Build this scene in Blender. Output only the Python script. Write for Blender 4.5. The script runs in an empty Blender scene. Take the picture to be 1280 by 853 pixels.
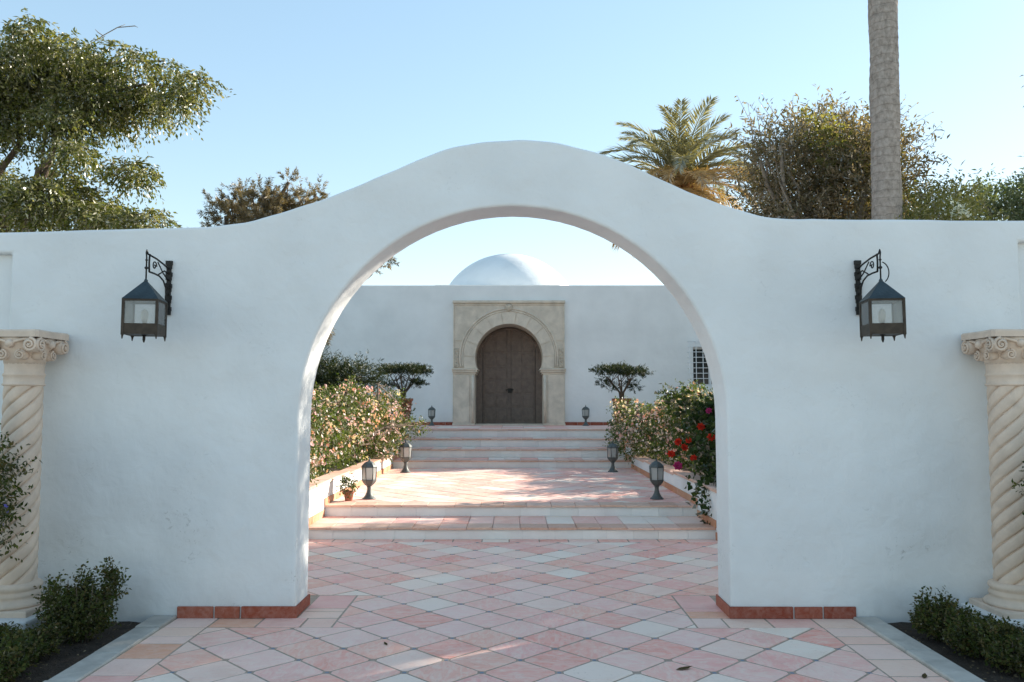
import bpy, bmesh, math, random
import numpy as np
from mathutils import Vector, Matrix
R = math.radians
rng = np.random.default_rng(7)
random.seed(7)
scn = bpy.context.scene
col = scn.collection

# ------------------------------------------------------------------ camera
F, YH, EYE, CX, CY = 1000.0, 502.0, 1.55, 643.0, 426.5
PITCH = math.atan((YH - CY) / F)
cam = bpy.data.cameras.new('camera'); cam_o = bpy.data.objects.new('camera', cam); col.objects.link(cam_o)
cam.sensor_width = 36.0; cam.lens = 36.0 * F / 1280.0
cam.clip_start = 0.05; cam.clip_end = 2000
cam_o.location = (0, 0, EYE)
cam_o.rotation_euler = (math.pi / 2 + PITCH, 0, 0.003)
scn.camera = cam_o

# ------------------------------------------------------------------ sky and sun
SUN_EL, SUN_AZ = R(23), R(56.5)            # azimuth from +Y (view direction) towards +X
SKY_STRENGTH, SUN_STRENGTH, EXPOSURE = 0.15, 3.5, 1.72
SKY_GAMMA, SKY_SAT = 0.54, 1.38
w = bpy.data.worlds.new('World'); scn.world = w; w.use_nodes = True
wn = w.node_tree
bg = wn.nodes['Background']
sky = wn.nodes.new('ShaderNodeTexSky'); sky.sky_type = 'NISHITA'; sky.sun_disc = False
sky.sun_elevation = SUN_EL; sky.sun_rotation = SUN_AZ
sky.altitude = 0; sky.air_density = 1.0; sky.dust_density = 0.12; sky.ozone_density = 0.3
gm = wn.nodes.new('ShaderNodeGamma'); gm.inputs[1].default_value = SKY_GAMMA
wn.links.new(sky.outputs[0], gm.inputs[0]); hs = wn.nodes.new('ShaderNodeHueSaturation'); hs.inputs['Saturation'].default_value = SKY_SAT; hs.inputs['Hue'].default_value = 0.492; wn.links.new(gm.outputs[0], hs.inputs['Color']); wn.links.new(hs.outputs[0], bg.inputs[0]); bg.inputs[1].default_value = SKY_STRENGTH
sd = bpy.data.lights.new('sun', 'SUN'); sd.energy = SUN_STRENGTH; sd.angle = R(0.53); sd.color = (1.0, 0.91, 0.78)
so = bpy.data.objects.new('sun', sd); col.objects.link(so)
sv = Vector((math.sin(SUN_AZ) * math.cos(SUN_EL), math.cos(SUN_AZ) * math.cos(SUN_EL), math.sin(SUN_EL)))
so.rotation_euler = sv.to_track_quat('Z', 'Y').to_euler(); so.location = (20, 20, 20)
scn.view_settings.view_transform = 'Standard'; scn.view_settings.look = 'None'
scn.view_settings.exposure = EXPOSURE; scn.view_settings.gamma = 1.0
scn.view_settings.use_curve_mapping = False
scn.render.engine = 'CYCLES'
scn.cycles.max_bounces = 8; scn.cycles.transparent_max_bounces = 16

# ------------------------------------------------------------------ helpers
def at(px, py, Y):
    """a point of the photograph at the distance Y metres -> world"""
    c, s = math.cos(PITCH), math.sin(PITCH)
    u = (px - CX) / F; v = -(py - CY) / F
    t = Y / (c - v * s)
    return Vector((u * t, Y, EYE + (s + v * c) * t))

def tag(o, label=None, cat=None, group=None, kind=None):
    if label: o['label'] = label
    if cat: o['category'] = cat
    if group: o['group'] = group
    if kind: o['kind'] = kind
    return o

def thing(name, label, cat, loc=(0, 0, 0), rz=0, group=None):
    o = bpy.data.objects.new(name, None); col.objects.link(o)
    o.empty_display_size = 0.1
    o.location = loc; o.rotation_euler = (0, 0, rz)
    return tag(o, label, cat, group)

def link(name, me, parent=None, loc=None, rot=None, mat=None):
    o = bpy.data.objects.new(name, me); col.objects.link(o)
    if mat is not None and len(me.materials) == 0: me.materials.append(mat)
    if parent is not None: o.parent = parent
    if loc is not None: o.location = loc
    if rot is not None: o.rotation_euler = rot
    return o

def copy_tree(o, parent=None):
    c = o.copy(); col.objects.link(c); c.parent = parent
    for ch in list(o.children): copy_tree(ch, c)
    return c

class MB:
    def __init__(s): s.v = []; s.f = []; s.sm = []
    def add(s, vs, fs, smooth=False):
        b = len(s.v); s.v += [tuple(p) for p in vs]
        for f in fs: s.f.append(tuple(i + b for i in f)); s.sm.append(smooth)
        return s
    def box(s, x0, x1, y0, y1, z0, z1):
        return s.add([(x0,y0,z0),(x1,y0,z0),(x1,y1,z0),(x0,y1,z0),(x0,y0,z1),(x1,y0,z1),(x1,y1,z1),(x0,y1,z1)],
                     [(3,2,1,0),(4,5,6,7),(0,1,5,4),(1,2,6,5),(2,3,7,6),(3,0,4,7)])
    def cbox(s, x0, x1, y0, y1, z0, z1, c=0.006):
        """box with its top edges chamfered"""
        b = [(x0,y0,z0),(x1,y0,z0),(x1,y1,z0),(x0,y1,z0)]
        m = [(x0,y0,z1-c),(x1,y0,z1-c),(x1,y1,z1-c),(x0,y1,z1-c)]
        t = [(x0+c,y0+c,z1),(x1-c,y0+c,z1),(x1-c,y1-c,z1),(x0+c,y1-c,z1)]
        fs = [(8,9,10,11)]
        for k in range(4):
            j = (k + 1) % 4
            fs += [(k, j, 4 + j, 4 + k), (4 + k, 4 + j, 8 + j, 8 + k)]
        return s.add(b + m + t, fs)
    def tube(s, pts, r, n=8, cap=True, smooth=True):
        pts = [Vector(p) for p in pts]
        rs = r if isinstance(r, (list, tuple)) else [r] * len(pts)
        vs = []; fs = []
        prev = None
        for i, p in enumerate(pts):
            d = (pts[min(i + 1, len(pts) - 1)] - pts[max(i - 1, 0)])
            d = d.normalized() if d.length > 1e-9 else Vector((0, 0, 1))
            if prev is None:
                a = Vector((0, 0, 1)) if abs(d.z) < 0.9 else Vector((1, 0, 0))
                u = d.cross(a).normalized()
            else:
                u = prev - d * prev.dot(d)
                u = u.normalized() if u.length > 1e-6 else d.orthogonal().normalized()
            prev = u
            v = d.cross(u)
            for k in range(n):
                a = 2 * math.pi * k / n
                vs.append(p + (u * math.cos(a) + v * math.sin(a)) * rs[i])
        for i in range(len(pts) - 1):
            for k in range(n):
                j = (k + 1) % n
                fs.append((i * n + k, i * n + j, (i + 1) * n + j, (i + 1) * n + k))
        if cap:
            fs.append(tuple(range(n - 1, -1, -1))); fs.append(tuple((len(pts) - 1) * n + k for k in range(n)))
        return s.add(vs, fs, smooth)
    def lathe(s, prof, c=(0, 0, 0), n=24, smooth=True, a0=0.0):
        """prof: list of (radius, z), from bottom to top"""
        vs = []; fs = []
        for r, z in prof:
            for k in range(n):
                a = a0 + 2 * math.pi * k / n
                vs.append((c[0] + r * math.cos(a), c[1] + r * math.sin(a), c[2] + z))
        for i in range(len(prof) - 1):
            for k in range(n):
                j = (k + 1) % n
                fs.append((i * n + k, i * n + j, (i + 1) * n + j, (i + 1) * n + k))
        fs.append(tuple(range(n - 1, -1, -1))); fs.append(tuple((len(prof) - 1) * n + k for k in range(n)))
        return s.add(vs, fs, smooth)
    def prism(s, poly, y0, y1, smooth=False):
        """poly in (x,z), counter-clockwise seen from -Y; extruded from y0 (near) to y1 (far)"""
        n = len(poly)
        vs = [(x, y0, z) for x, z in poly] + [(x, y1, z) for x, z in poly]
        fs = [tuple(range(n)), tuple(range(2 * n - 1, n - 1, -1))]
        for k in range(n):
            j = (k + 1) % n
            fs.append((k, n + k, n + j, j))
        return s.add(vs, fs, smooth)
    def flat(s, poly, z0, z1, c=0.004):
        """poly in (x,y), counter-clockwise from above: a slab with a chamfered top edge"""
        n = len(poly)
        cx = sum(p[0] for p in poly) / n; cy = sum(p[1] for p in poly) / n
        def ins(p):
            d = math.hypot(p[0] - cx, p[1] - cy) or 1
            k = max(0, 1 - 1.4 * c / d)
            return (cx + (p[0] - cx) * k, cy + (p[1] - cy) * k)
        vs = [(x, y, z0) for x, y in poly] + [(x, y, z1 - c) for x, y in poly] + [(*ins(p), z1) for p in poly]
        fs = [tuple(2 * n + k for k in range(n))]
        for k in range(n):
            j = (k + 1) % n
            fs += [(k, j, n + j, n + k), (n + k, n + j, 2 * n + j, 2 * n + k)]
        return s.add(vs, fs)
    def mesh(s, name, mat=None):
        me = bpy.data.meshes.new(name); me.from_pydata(s.v, [], s.f); me.update()
        me.polygons.foreach_set('use_smooth', s.sm)
        if mat: me.materials.append(mat)
        return me
    def build(s, name, mat, parent=None, loc=None, rot=None):
        return link(name, s.mesh(name, mat), parent, loc, rot)

def bevel(o, w=0.01, seg=2, angle=40):
    m = o.modifiers.new('bevel', 'BEVEL'); m.width = w; m.segments = seg
    m.limit_method = 'ANGLE'; m.angle_limit = R(angle)
    return o

# ------------------------------------------------------------------ materials
def new_mat(name):
    m = bpy.data.materials.new(name); m.use_nodes = True
    nt = m.node_tree; nt.nodes.clear()
    out = nt.nodes.new('ShaderNodeOutputMaterial')
    return m, nt, out
def N(nt, t, **kw):
    n = nt.nodes.new(t)
    for k, v in kw.items():
        if k.startswith('i_'):
            key = k[2:]
            n.inputs[int(key) if key.isdigit() else key.replace('_', ' ')].default_value = v
        else: setattr(n, k, v)
    return n
def ramp(nt, stops, interp='LINEAR'):
    n = nt.nodes.new('ShaderNodeValToRGB'); cr = n.color_ramp; cr.interpolation = interp
    while len(cr.elements) > 1: cr.elements.remove(cr.elements[-1])
    for i, (p, c) in enumerate(stops):
        e = cr.elements[0] if i == 0 else cr.elements.new(p)
        e.position = p; e.color = (*c, 1) if len(c) == 3 else c
    return n
def noise(nt, vec, scale, detail=4, rough=0.55, dist=0.0):
    n = N(nt, 'ShaderNodeTexNoise'); n.inputs['Scale'].default_value = scale; n.inputs['Detail'].default_value = detail
    n.inputs['Roughness'].default_value = rough; n.inputs['Distortion'].default_value = dist
    nt.links.new(vec, n.inputs['Vector']); return n
def mixc(nt, fac, a, b, mode='MIX'):
    n = N(nt, 'ShaderNodeMix', data_type='RGBA', blend_type=mode)
    for sock, val in ((n.inputs[0], fac), (n.inputs[6], a), (n.inputs[7], b)):
        if hasattr(val, 'links'): nt.links.new(val, sock)
        elif isinstance(val, (int, float)): sock.default_value = val
        else: sock.default_value = (*val, 1) if len(val) == 3 else val
    return n.outputs[2]
def bump(nt, h, strength=0.3, dist=0.02, nrm=None):
    n = N(nt, 'ShaderNodeBump'); n.inputs['Strength'].default_value = strength; n.inputs['Distance'].default_value = dist
    nt.links.new(h, n.inputs['Height'])
    if nrm: nt.links.new(nrm, n.inputs['Normal'])
    return n.outputs[0]
def principled(nt, out, base, rough=0.7, metal=0.0, normal=None, spec=0.5):
    p = N(nt, 'ShaderNodeBsdfPrincipled')
    if hasattr(base, 'links'): nt.links.new(base, p.inputs['Base Color'])
    else: p.inputs['Base Color'].default_value = (*base, 1)
    if hasattr(rough, 'links'): nt.links.new(rough, p.inputs['Roughness'])
    else: p.inputs['Roughness'].default_value = rough
    p.inputs['Metallic'].default_value = metal
    p.inputs['Specular IOR Level'].default_value = spec
    if normal: nt.links.new(normal, p.inputs['Normal'])
    nt.links.new(p.outputs[0], out.inputs[0]); return p

def m_stucco(name, base=(0.82, 0.83, 0.82), stain=(0.42, 0.42, 0.40), lump=0.7, marks=0.9):
    m, nt, out = new_mat(name)
    tc = N(nt, 'ShaderNodeTexCoord').outputs['Object']
    big = noise(nt, tc, 1.1, 3); fine = noise(nt, tc, 55, 5, 0.65); mid = noise(nt, tc, 6, 4, 0.6, 0.6)
    c = mixc(nt, ramp(nt, [(0.35, (0, 0, 0)), (0.75, (1, 1, 1))]).outputs[0], base, tuple(x * 0.87 for x in base))
    nt.links.new(big.outputs[0], c.node.inputs[0].links[0].from_node.inputs[0])
    # scuffs and flaking marks: islands of fine noise where a coarser noise is high, mostly low on the wall
    sp = N(nt, 'ShaderNodeSeparateXYZ'); nt.links.new(tc, sp.inputs[0])
    low = N(nt, 'ShaderNodeMapRange', i_1=0.0, i_2=1.3, i_3=1.0, i_4=0.25); nt.links.new(sp.outputs[2], low.inputs[0])
    g1 = ramp(nt, [(0.54, (0, 0, 0)), (0.66, (1, 1, 1))]); nt.links.new(noise(nt, tc, 2.3, 2).outputs[0], g1.inputs[0])
    g2 = ramp(nt, [(0.57, (0, 0, 0)), (0.66, (1, 1, 1))]); nt.links.new(noise(nt, tc, 26, 5, 0.7, 1.0).outputs[0], g2.inputs[0])
    mm = N(nt, 'ShaderNodeMath', operation='MULTIPLY'); nt.links.new(g1.outputs[0], mm.inputs[0]); nt.links.new(g2.outputs[0], mm.inputs[1])
    m2 = N(nt, 'ShaderNodeMath', operation='MULTIPLY'); nt.links.new(mm.outputs[0], m2.inputs[0]); nt.links.new(low.outputs[0], m2.inputs[1])
    m3 = N(nt, 'ShaderNodeMath', operation='MULTIPLY', i_1=marks); nt.links.new(m2.outputs[0], m3.inputs[0])
    c = mixc(nt, m3.outputs[0], c, stain)
    # splash dirt along the foot
    ft = N(nt, 'ShaderNodeMapRange', i_1=0.0, i_2=0.32, i_3=0.5, i_4=0.0); nt.links.new(sp.outputs[2], ft.inputs[0])
    m4 = N(nt, 'ShaderNodeMath', operation='MULTIPLY'); nt.links.new(ft.outputs[0], m4.inputs[0]); nt.links.new(mid.outputs[0], m4.inputs[1])
    c = mixc(nt, m4.outputs[0], c, (0.45, 0.42, 0.38))
    nb = bump(nt, noise(nt, tc, 2.6, 3, 0.5).outputs[0], lump, 0.045)
    nb = bump(nt, mid.outputs[0], 0.5, 0.014, nb)
    nb = bump(nt, fine.outputs[0], 0.22, 0.004, nb)
    principled(nt, out, c, 0.88, 0, nb, 0.25)
    return m

def m_tile(name, cols, rough=0.5, scale=1.0, wear=0.55):
    """fired clay tile: every piece takes its own tone from its object's random number"""
    m, nt, out = new_mat(name)
    tc = N(nt, 'ShaderNodeTexCoord').outputs['Object']
    oi = N(nt, 'ShaderNodeObjectInfo').outputs['Random']
    cm = N(nt, 'ShaderNodeCombineXYZ'); mu = N(nt, 'ShaderNodeMath', operation='MULTIPLY', i_1=97.0)
    nt.links.new(oi, mu.inputs[0]); nt.links.new(mu.outputs[0], cm.inputs[0]); nt.links.new(mu.outputs[0], cm.inputs[2])
    va = N(nt, 'ShaderNodeVectorMath', operation='ADD'); nt.links.new(tc, va.inputs[0]); nt.links.new(cm.outputs[0], va.inputs[1])
    v = va.outputs[0]
    n = len(cols)
    rp = ramp(nt, [(i / n, c) for i, c in enumerate(cols)], 'CONSTANT'); nt.links.new(oi, rp.inputs[0])
    mp = N(nt, 'ShaderNodeMapping'); mp.inputs['Scale'].default_value = (1.0, 2.2, 1.0); mp.inputs['Rotation'].default_value = (0, 0, 0.7); nt.links.new(v, mp.inputs[0])
    mot = noise(nt, mp.outputs[0], 9 * scale, 6, 0.68, 1.2)
    r1 = ramp(nt, [(0.40, (0, 0, 0)), (0.62, (1, 1, 1))]); nt.links.new(mot.outputs[0], r1.inputs[0])
    lime = N(nt, 'ShaderNodeMath', operation='MULTIPLY', i_1=wear); nt.links.new(r1.outputs[0], lime.inputs[0])
    c = mixc(nt, lime.outputs[0], rp.outputs[0], (0.90, 0.71, 0.60))
    r2 = ramp(nt, [(0.5, (1, 1, 1)), (0.72, (0.78, 0.64, 0.58))]); nt.links.new(noise(nt, v, 3.1 * scale, 4, 0.6, 0.5).outputs[0], r2.inputs[0])
    c = mixc(nt, 0.35, c, r2.outputs[0], 'MULTIPLY')
    r3 = ramp(nt, [(0.60, (1, 1, 1)), (0.75, (0.5, 0.45, 0.4))]); nt.links.new(noise(nt, v, 38 * scale, 3, 0.6).outputs[0], r3.inputs[0])
    c = mixc(nt, 0.3, c, r3.outputs[0], 'MULTIPLY')
    nb = bump(nt, noise(nt, v, 5 * scale, 3).outputs[0], 0.35, 0.01)
    nb = bump(nt, noise(nt, v, 60 * scale, 4).outputs[0], 0.25, 0.002, nb)
    rr = N(nt, 'ShaderNodeMapRange', i_1=0.3, i_2=0.7, i_3=rough + 0.1, i_4=rough + 0.35); nt.links.new(mot.outputs[0], rr.inputs[0])
    principled(nt, out, c, rr.outputs[0], 0, nb, 0.15)
    return m

def m_simple(name, base, rough=0.7, metal=0.0, var=0.25, scale=8.0, bstr=0.3, bdist=0.01, spec=0.5, dark=None, detail=5, randomize=False):
    m, nt, out = new_mat(name)
    v = N(nt, 'ShaderNodeTexCoord').outputs['Object']
    if randomize:
        oi = N(nt, 'ShaderNodeObjectInfo').outputs['Random']
        cm = N(nt, 'ShaderNodeCombineXYZ'); mu = N(nt, 'ShaderNodeMath', operation='MULTIPLY', i_1=53.0)
        nt.links.new(oi, mu.inputs[0]); nt.links.new(mu.outputs[0], cm.inputs[1])
        va = N(nt, 'ShaderNodeVectorMath', operation='ADD'); nt.links.new(v, va.inputs[0]); nt.links.new(cm.outputs[0], va.inputs[1]); v = va.outputs[0]
    n1 = noise(nt, v, scale, detail, 0.6, 0.4)
    d = dark or tuple(x * (1 - var) for x in base)
    r1 = ramp(nt, [(0.35, base), (0.7, d)]); nt.links.new(n1.outputs[0], r1.inputs[0])
    c = r1.outputs[0]
    if randomize:
        hv = N(nt, 'ShaderNodeMapRange', i_1=0, i_2=1, i_3=0.93, i_4=1.04); nt.links.new(oi, hv.inputs[0])
        c = mixc(nt, 1.0, c, (1, 1, 1), 'MULTIPLY')
        nt.links.new(hv.outputs[0], c.node.inputs[7])
    nb = bump(nt, noise(nt, v, scale * 5, 4).outputs[0], bstr, bdist)
    principled(nt, out, c, rough, metal, nb, spec)
    return m

def m_leaf(name, cols, trans=0.35, gloss=0.12, rough=0.6):
    """foliage: tone from a per-leaf attribute, light passes through"""
    m, nt, out = new_mat(name)
    at_ = N(nt, 'ShaderNodeAttribute', attribute_name='tone')
    n = len(cols)
    rp = ramp(nt, [(i / max(1, n - 1), c) for i, c in enumerate(cols)]); nt.links.new(at_.outputs['Fac'], rp.inputs[0])
    df = N(nt, 'ShaderNodeBsdfDiffuse'); tr = N(nt, 'ShaderNodeBsdfTranslucent'); gl = N(nt, 'ShaderNodeBsdfGlossy')
    gl.inputs['Roughness'].default_value = rough
    nt.links.new(rp.outputs[0], df.inputs[0])
    tcol = mixc(nt, 1.0, rp.outputs[0], (1.35, 1.3, 0.6), 'MULTIPLY'); nt.links.new(tcol, tr.inputs[0])
    m1 = N(nt, 'ShaderNodeMixShader'); m1.inputs[0].default_value = trans
    nt.links.new(df.outputs[0], m1.inputs[1]); nt.links.new(tr.outputs[0], m1.inputs[2])
    fr = N(nt, 'ShaderNodeFresnel', i_IOR=1.33)
    fm = N(nt, 'ShaderNodeMath', operation='MULTIPLY', i_1=gloss / 0.30); nt.links.new(fr.outputs[0], fm.inputs[0])
    m2 = N(nt, 'ShaderNodeMixShader'); nt.links.new(fm.outputs[0], m2.inputs[0])
    nt.links.new(m1.outputs[0], m2.inputs[1]); nt.links.new(gl.outputs[0], m2.inputs[2])
    nt.links.new(m2.outputs[0], out.inputs[0])
    return m

def m_glass(name, dusty=0.3):
    m, nt, out = new_mat(name)
    t = N(nt, 'ShaderNodeBsdfTransparent'); d = N(nt, 'ShaderNodeBsdfDiffuse'); d.inputs[0].default_value = (0.8, 0.82, 0.8, 1)
    tl = N(nt, 'ShaderNodeBsdfTranslucent'); tl.inputs[0].default_value = (0.85, 0.86, 0.82, 1)
    g = N(nt, 'ShaderNodeBsdfGlossy'); g.inputs['Roughness'].default_value = 0.08
    a = N(nt, 'ShaderNodeMixShader'); a.inputs[0].default_value = 0.5
    nt.links.new(d.outputs[0], a.inputs[1]); nt.links.new(tl.outputs[0], a.inputs[2])
    b = N(nt, 'ShaderNodeMixShader'); b.inputs[0].default_value = dusty
    nt.links.new(t.outputs[0], b.inputs[1]); nt.links.new(a.outputs[0], b.inputs[2])
    f = N(nt, 'ShaderNodeFresnel', i_IOR=1.45)
    c = N(nt, 'ShaderNodeMixShader'); nt.links.new(f.outputs[0], c.inputs[0])
    nt.links.new(b.outputs[0], c.inputs[1]); nt.links.new(g.outputs[0], c.inputs[2])
    nt.links.new(c.outputs[0], out.inputs[0]); return m

PINKS = [(0.8755, 0.428, 0.341), (0.8858, 0.535, 0.451), (0.8858, 0.621, 0.517), (0.8652, 0.385, 0.308), (0.8858, 0.492, 0.407), (0.8858, 0.706, 0.594), (0.8755, 0.449, 0.385), (0.8858, 0.567, 0.495), (0.8755, 0.471, 0.363), (0.8858, 0.749, 0.638), (0.8755, 0.503, 0.429), (0.8858, 0.589, 0.506)]
M = dict(
    stucco=m_stucco('white_stucco'),
    stucco_far=m_stucco('white_stucco_building', lump=0.25, marks=0.15),
    tile=m_tile('rose_clay_tile', PINKS, wear=0.6),
    border=m_tile('cream_clay_tile', [(0.86, 0.56, 0.45), (0.86, 0.61, 0.52), (0.80, 0.42, 0.28), (0.86, 0.50, 0.42), (0.86, 0.60, 0.48), (0.84, 0.46, 0.40)], wear=0.3),
    nosing=m_tile('tan_step_tile', [(0.66, 0.42, 0.31), (0.70, 0.47, 0.37), (0.62, 0.36, 0.26), (0.70, 0.45, 0.36)], wear=0.3),
    skirt=m_tile('red_brick_tile', [(0.31, 0.075, 0.042), (0.26, 0.06, 0.034), (0.34, 0.095, 0.055)], wear=0.12, scale=2),
    skirt_far=m_tile('orange_clay_tile', [(0.52, 0.24, 0.13), (0.50, 0.20, 0.10), (0.56, 0.30, 0.18)], wear=0.2, scale=2),
    riser=m_simple('white_riser_tile', (0.83, 0.83, 0.81), 0.5, var=0.08, scale=5, bstr=0.15, randomize=True),
    grout=m_simple('tan_grout', (0.46, 0.35, 0.27), 0.95, var=0.3, scale=20),
    inset=m_simple('blue_grey_inset', (0.16, 0.22, 0.28), 0.35, var=0.3, scale=40),
    kerb=m_simple('grey_marble_kerb', (0.53, 0.50, 0.45), 0.65, var=0.35, scale=5, bstr=0.4, randomize=True),
    soil=m_simple('dark_soil', (0.085, 0.060, 0.042), 0.95, var=0.5, scale=14, bstr=1.0, bdist=0.04),
    ground=m_simple('pale_bounce_ground', (0.42, 0.42, 0.40), 0.95, var=0.45, scale=0.6, bstr=0.6, bdist=0.05),  # ground made pale to bounce light onto the front wall
    colstone=m_simple('warm_column_stone', (0.78, 0.62, 0.49), 0.85, var=0.2, scale=7, bstr=0.35, bdist=0.004),
    portal=m_simple('grey_limestone', (0.70, 0.61, 0.50), 0.8, var=0.28, scale=3.5, bstr=0.35, bdist=0.01),
    carved=m_simple('carved_limestone', (0.60, 0.51, 0.40), 0.85, var=0.45, scale=16, bstr=0.6),
    wood=m_simple('brown_door_wood', (0.20, 0.15, 0.12), 0.6, var=0.3, scale=10, bstr=0.3),
    iron=m_simple('black_iron', (0.035, 0.033, 0.030), 0.55, 0.6, var=0.4, scale=25, bstr=0.4, bdist=0.003),
    bronze=m_simple('dark_bronze_panel', (0.070, 0.052, 0.036), 0.6, 0.4, var=0.4, scale=20),
    roofmetal=m_simple('blue_grey_sheet_metal', (0.060, 0.082, 0.090), 0.45, 0.6, var=0.35, scale=12),
    lampmetal=m_simple('grey_green_lamp_metal', (0.11, 0.125, 0.12), 0.55, 0.3, var=0.3, scale=30, bstr=0.3, bdist=0.003),
    glass=m_glass('dusty_glass', 0.22), frost=m_glass('frosted_glass', 0.65),
    darkglass=m_simple('dark_window_glass', (0.02, 0.03, 0.035), 0.12, var=0.2, bstr=0.0),
    whiteiron=m_simple('white_painted_iron', (0.76, 0.77, 0.77), 0.6, var=0.1, scale=20),
    bulb=m_simple('white_bulb', (0.75, 0.72, 0.66), 0.4, var=0.05, bstr=0),
    pot=m_simple('terracotta_pot', (0.36, 0.14, 0.085), 0.85, var=0.3, scale=10),
    bark=m_simple('brown_bark', (0.16, 0.12, 0.085), 0.95, var=0.5, scale=14, bstr=1.0, bdist=0.02),
    palebark=m_simple('pale_bark', (0.30, 0.25, 0.20), 0.95, var=0.4, scale=14, bstr=0.8, bdist=0.01),
    palmtrunk=m_simple('grey_palm_trunk', (0.36, 0.315, 0.28), 0.95, var=0.35, scale=9, bstr=1.0, bdist=0.03),
    palmbase=m_simple('orange_palm_stubs', (0.42, 0.20, 0.07), 0.85, var=0.4, scale=9),
    ficus=m_leaf('ficus_leaves', [(0.055, 0.074, 0.016), (0.105, 0.125, 0.028), (0.17, 0.175, 0.055), (0.29, 0.27, 0.14)], 0.42, 0.10),
    olive=m_leaf('olive_brown_leaves', [(0.09, 0.085, 0.038), (0.155, 0.128, 0.075), (0.23, 0.175, 0.12), (0.32, 0.25, 0.19)], 0.42, 0.08),
    yellowgreen=m_leaf('yellow_green_leaves', [(0.11, 0.125, 0.035), (0.19, 0.19, 0.065), (0.27, 0.245, 0.115)], 0.48, 0.06),
    bluegreen=m_leaf('blue_green_leaves', [(0.10, 0.145, 0.085), (0.15, 0.19, 0.12), (0.20, 0.22, 0.145)], 0.48, 0.06),
    conifer=m_leaf('brown_conifer_needles', [(0.055, 0.055, 0.024), (0.12, 0.10, 0.050), (0.22, 0.165, 0.092), (0.32, 0.25, 0.15)], 0.25, 0.05),
    darkconifer=m_leaf('dark_conifer_needles', [(0.016, 0.030, 0.012), (0.036, 0.052, 0.018), (0.070, 0.080, 0.030)], 0.15, 0.04),
    flowerleaf=m_leaf('pale_green_shrub_leaves', [(0.045, 0.085, 0.018), (0.085, 0.125, 0.030), (0.13, 0.16, 0.050)], 0.38, 0.08),
    rose=m_leaf('dark_rose_leaves', [(0.022, 0.045, 0.014), (0.042, 0.070, 0.022), (0.070, 0.095, 0.030)], 0.32, 0.07),
    box=m_leaf('box_leaves', [(0.035, 0.055, 0.014), (0.065, 0.085, 0.022), (0.105, 0.108, 0.034), (0.14, 0.10, 0.045)], 0.32, 0.06),
    palmgreen=m_leaf('palm_green', [(0.15, 0.15, 0.085), (0.24, 0.225, 0.135), (0.34, 0.305, 0.20)], 0.40, 0.08),
    palmbrown=m_leaf('palm_brown', [(0.33, 0.205, 0.09), (0.42, 0.28, 0.14), (0.50, 0.36, 0.21)], 0.40, 0.06),
    petal_pink=m_leaf('peach_petals', [(0.82, 0.36, 0.33), (0.84, 0.52, 0.50), (0.86, 0.70, 0.68), (0.88, 0.82, 0.80)], 0.30, 0.03),
    petal_red=m_leaf('red_petals', [(0.55, 0.025, 0.015), (0.65, 0.06, 0.03)], 0.3, 0.05),
    petal_magenta=m_leaf('magenta_petals', [(0.42, 0.03, 0.14), (0.5, 0.06, 0.2)], 0.3, 0.05),
    petal_blue=m_leaf('blue_petals', [(0.16, 0.14, 0.45), (0.25, 0.22, 0.6)], 0.3, 0.05),
    petal_white=m_leaf('white_petals', [(0.72, 0.74, 0.72), (0.8, 0.82, 0.8)], 0.3, 0.05),
    litter=m_leaf('dry_leaf_litter', [(0.10, 0.07, 0.04), (0.19, 0.14, 0.08), (0.28, 0.22, 0.14)], 0.1, 0.03),
    deadleaf=m_leaf('brown_fallen_leaf', [(0.08, 0.06, 0.025), (0.12, 0.09, 0.03)], 0.1, 0.05),
)

def m_palmtrunk():
    m, nt, out = new_mat('ringed_palm_trunk')
    v = N(nt, 'ShaderNodeTexCoord').outputs['Object']
    wv = N(nt, 'ShaderNodeTexWave', wave_type='BANDS', bands_direction='Z', wave_profile='SAW')
    wv.inputs['Scale'].default_value = 3.0; wv.inputs['Distortion'].default_value = 3.2; wv.inputs['Detail'].default_value = 3; wv.inputs['Detail Scale'].default_value = 2.5
    nt.links.new(v, wv.inputs['Vector'])
    mp = N(nt, 'ShaderNodeMapping'); mp.inputs['Scale'].default_value = (5, 5, 3.5); nt.links.new(v, mp.inputs[0])
    fib = noise(nt, mp.outputs[0], 4, 6, 0.7)
    r1 = ramp(nt, [(0.30, (0.20, 0.17, 0.145)), (0.55, (0.36, 0.315, 0.28)), (0.75, (0.46, 0.41, 0.37))]); nt.links.new(fib.outputs[0], r1.inputs[0])
    r2 = ramp(nt, [(0.0, (0.62, 0.58, 0.55)), (0.16, (1, 1, 1)), (1.0, (0.92, 0.92, 0.92))]); nt.links.new(wv.outputs[0], r2.inputs[0])
    c = mixc(nt, 0.85, r1.outputs[0], r2.outputs[0], 'MULTIPLY')
    nb = bump(nt, wv.outputs[0], 0.7, 0.02); nb = bump(nt, fib.outputs[0], 0.8, 0.012, nb)
    principled(nt, out, c, 0.95, 0, nb, 0.2)
    return m
M['palmtrunk'] = m_palmtrunk()

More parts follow.
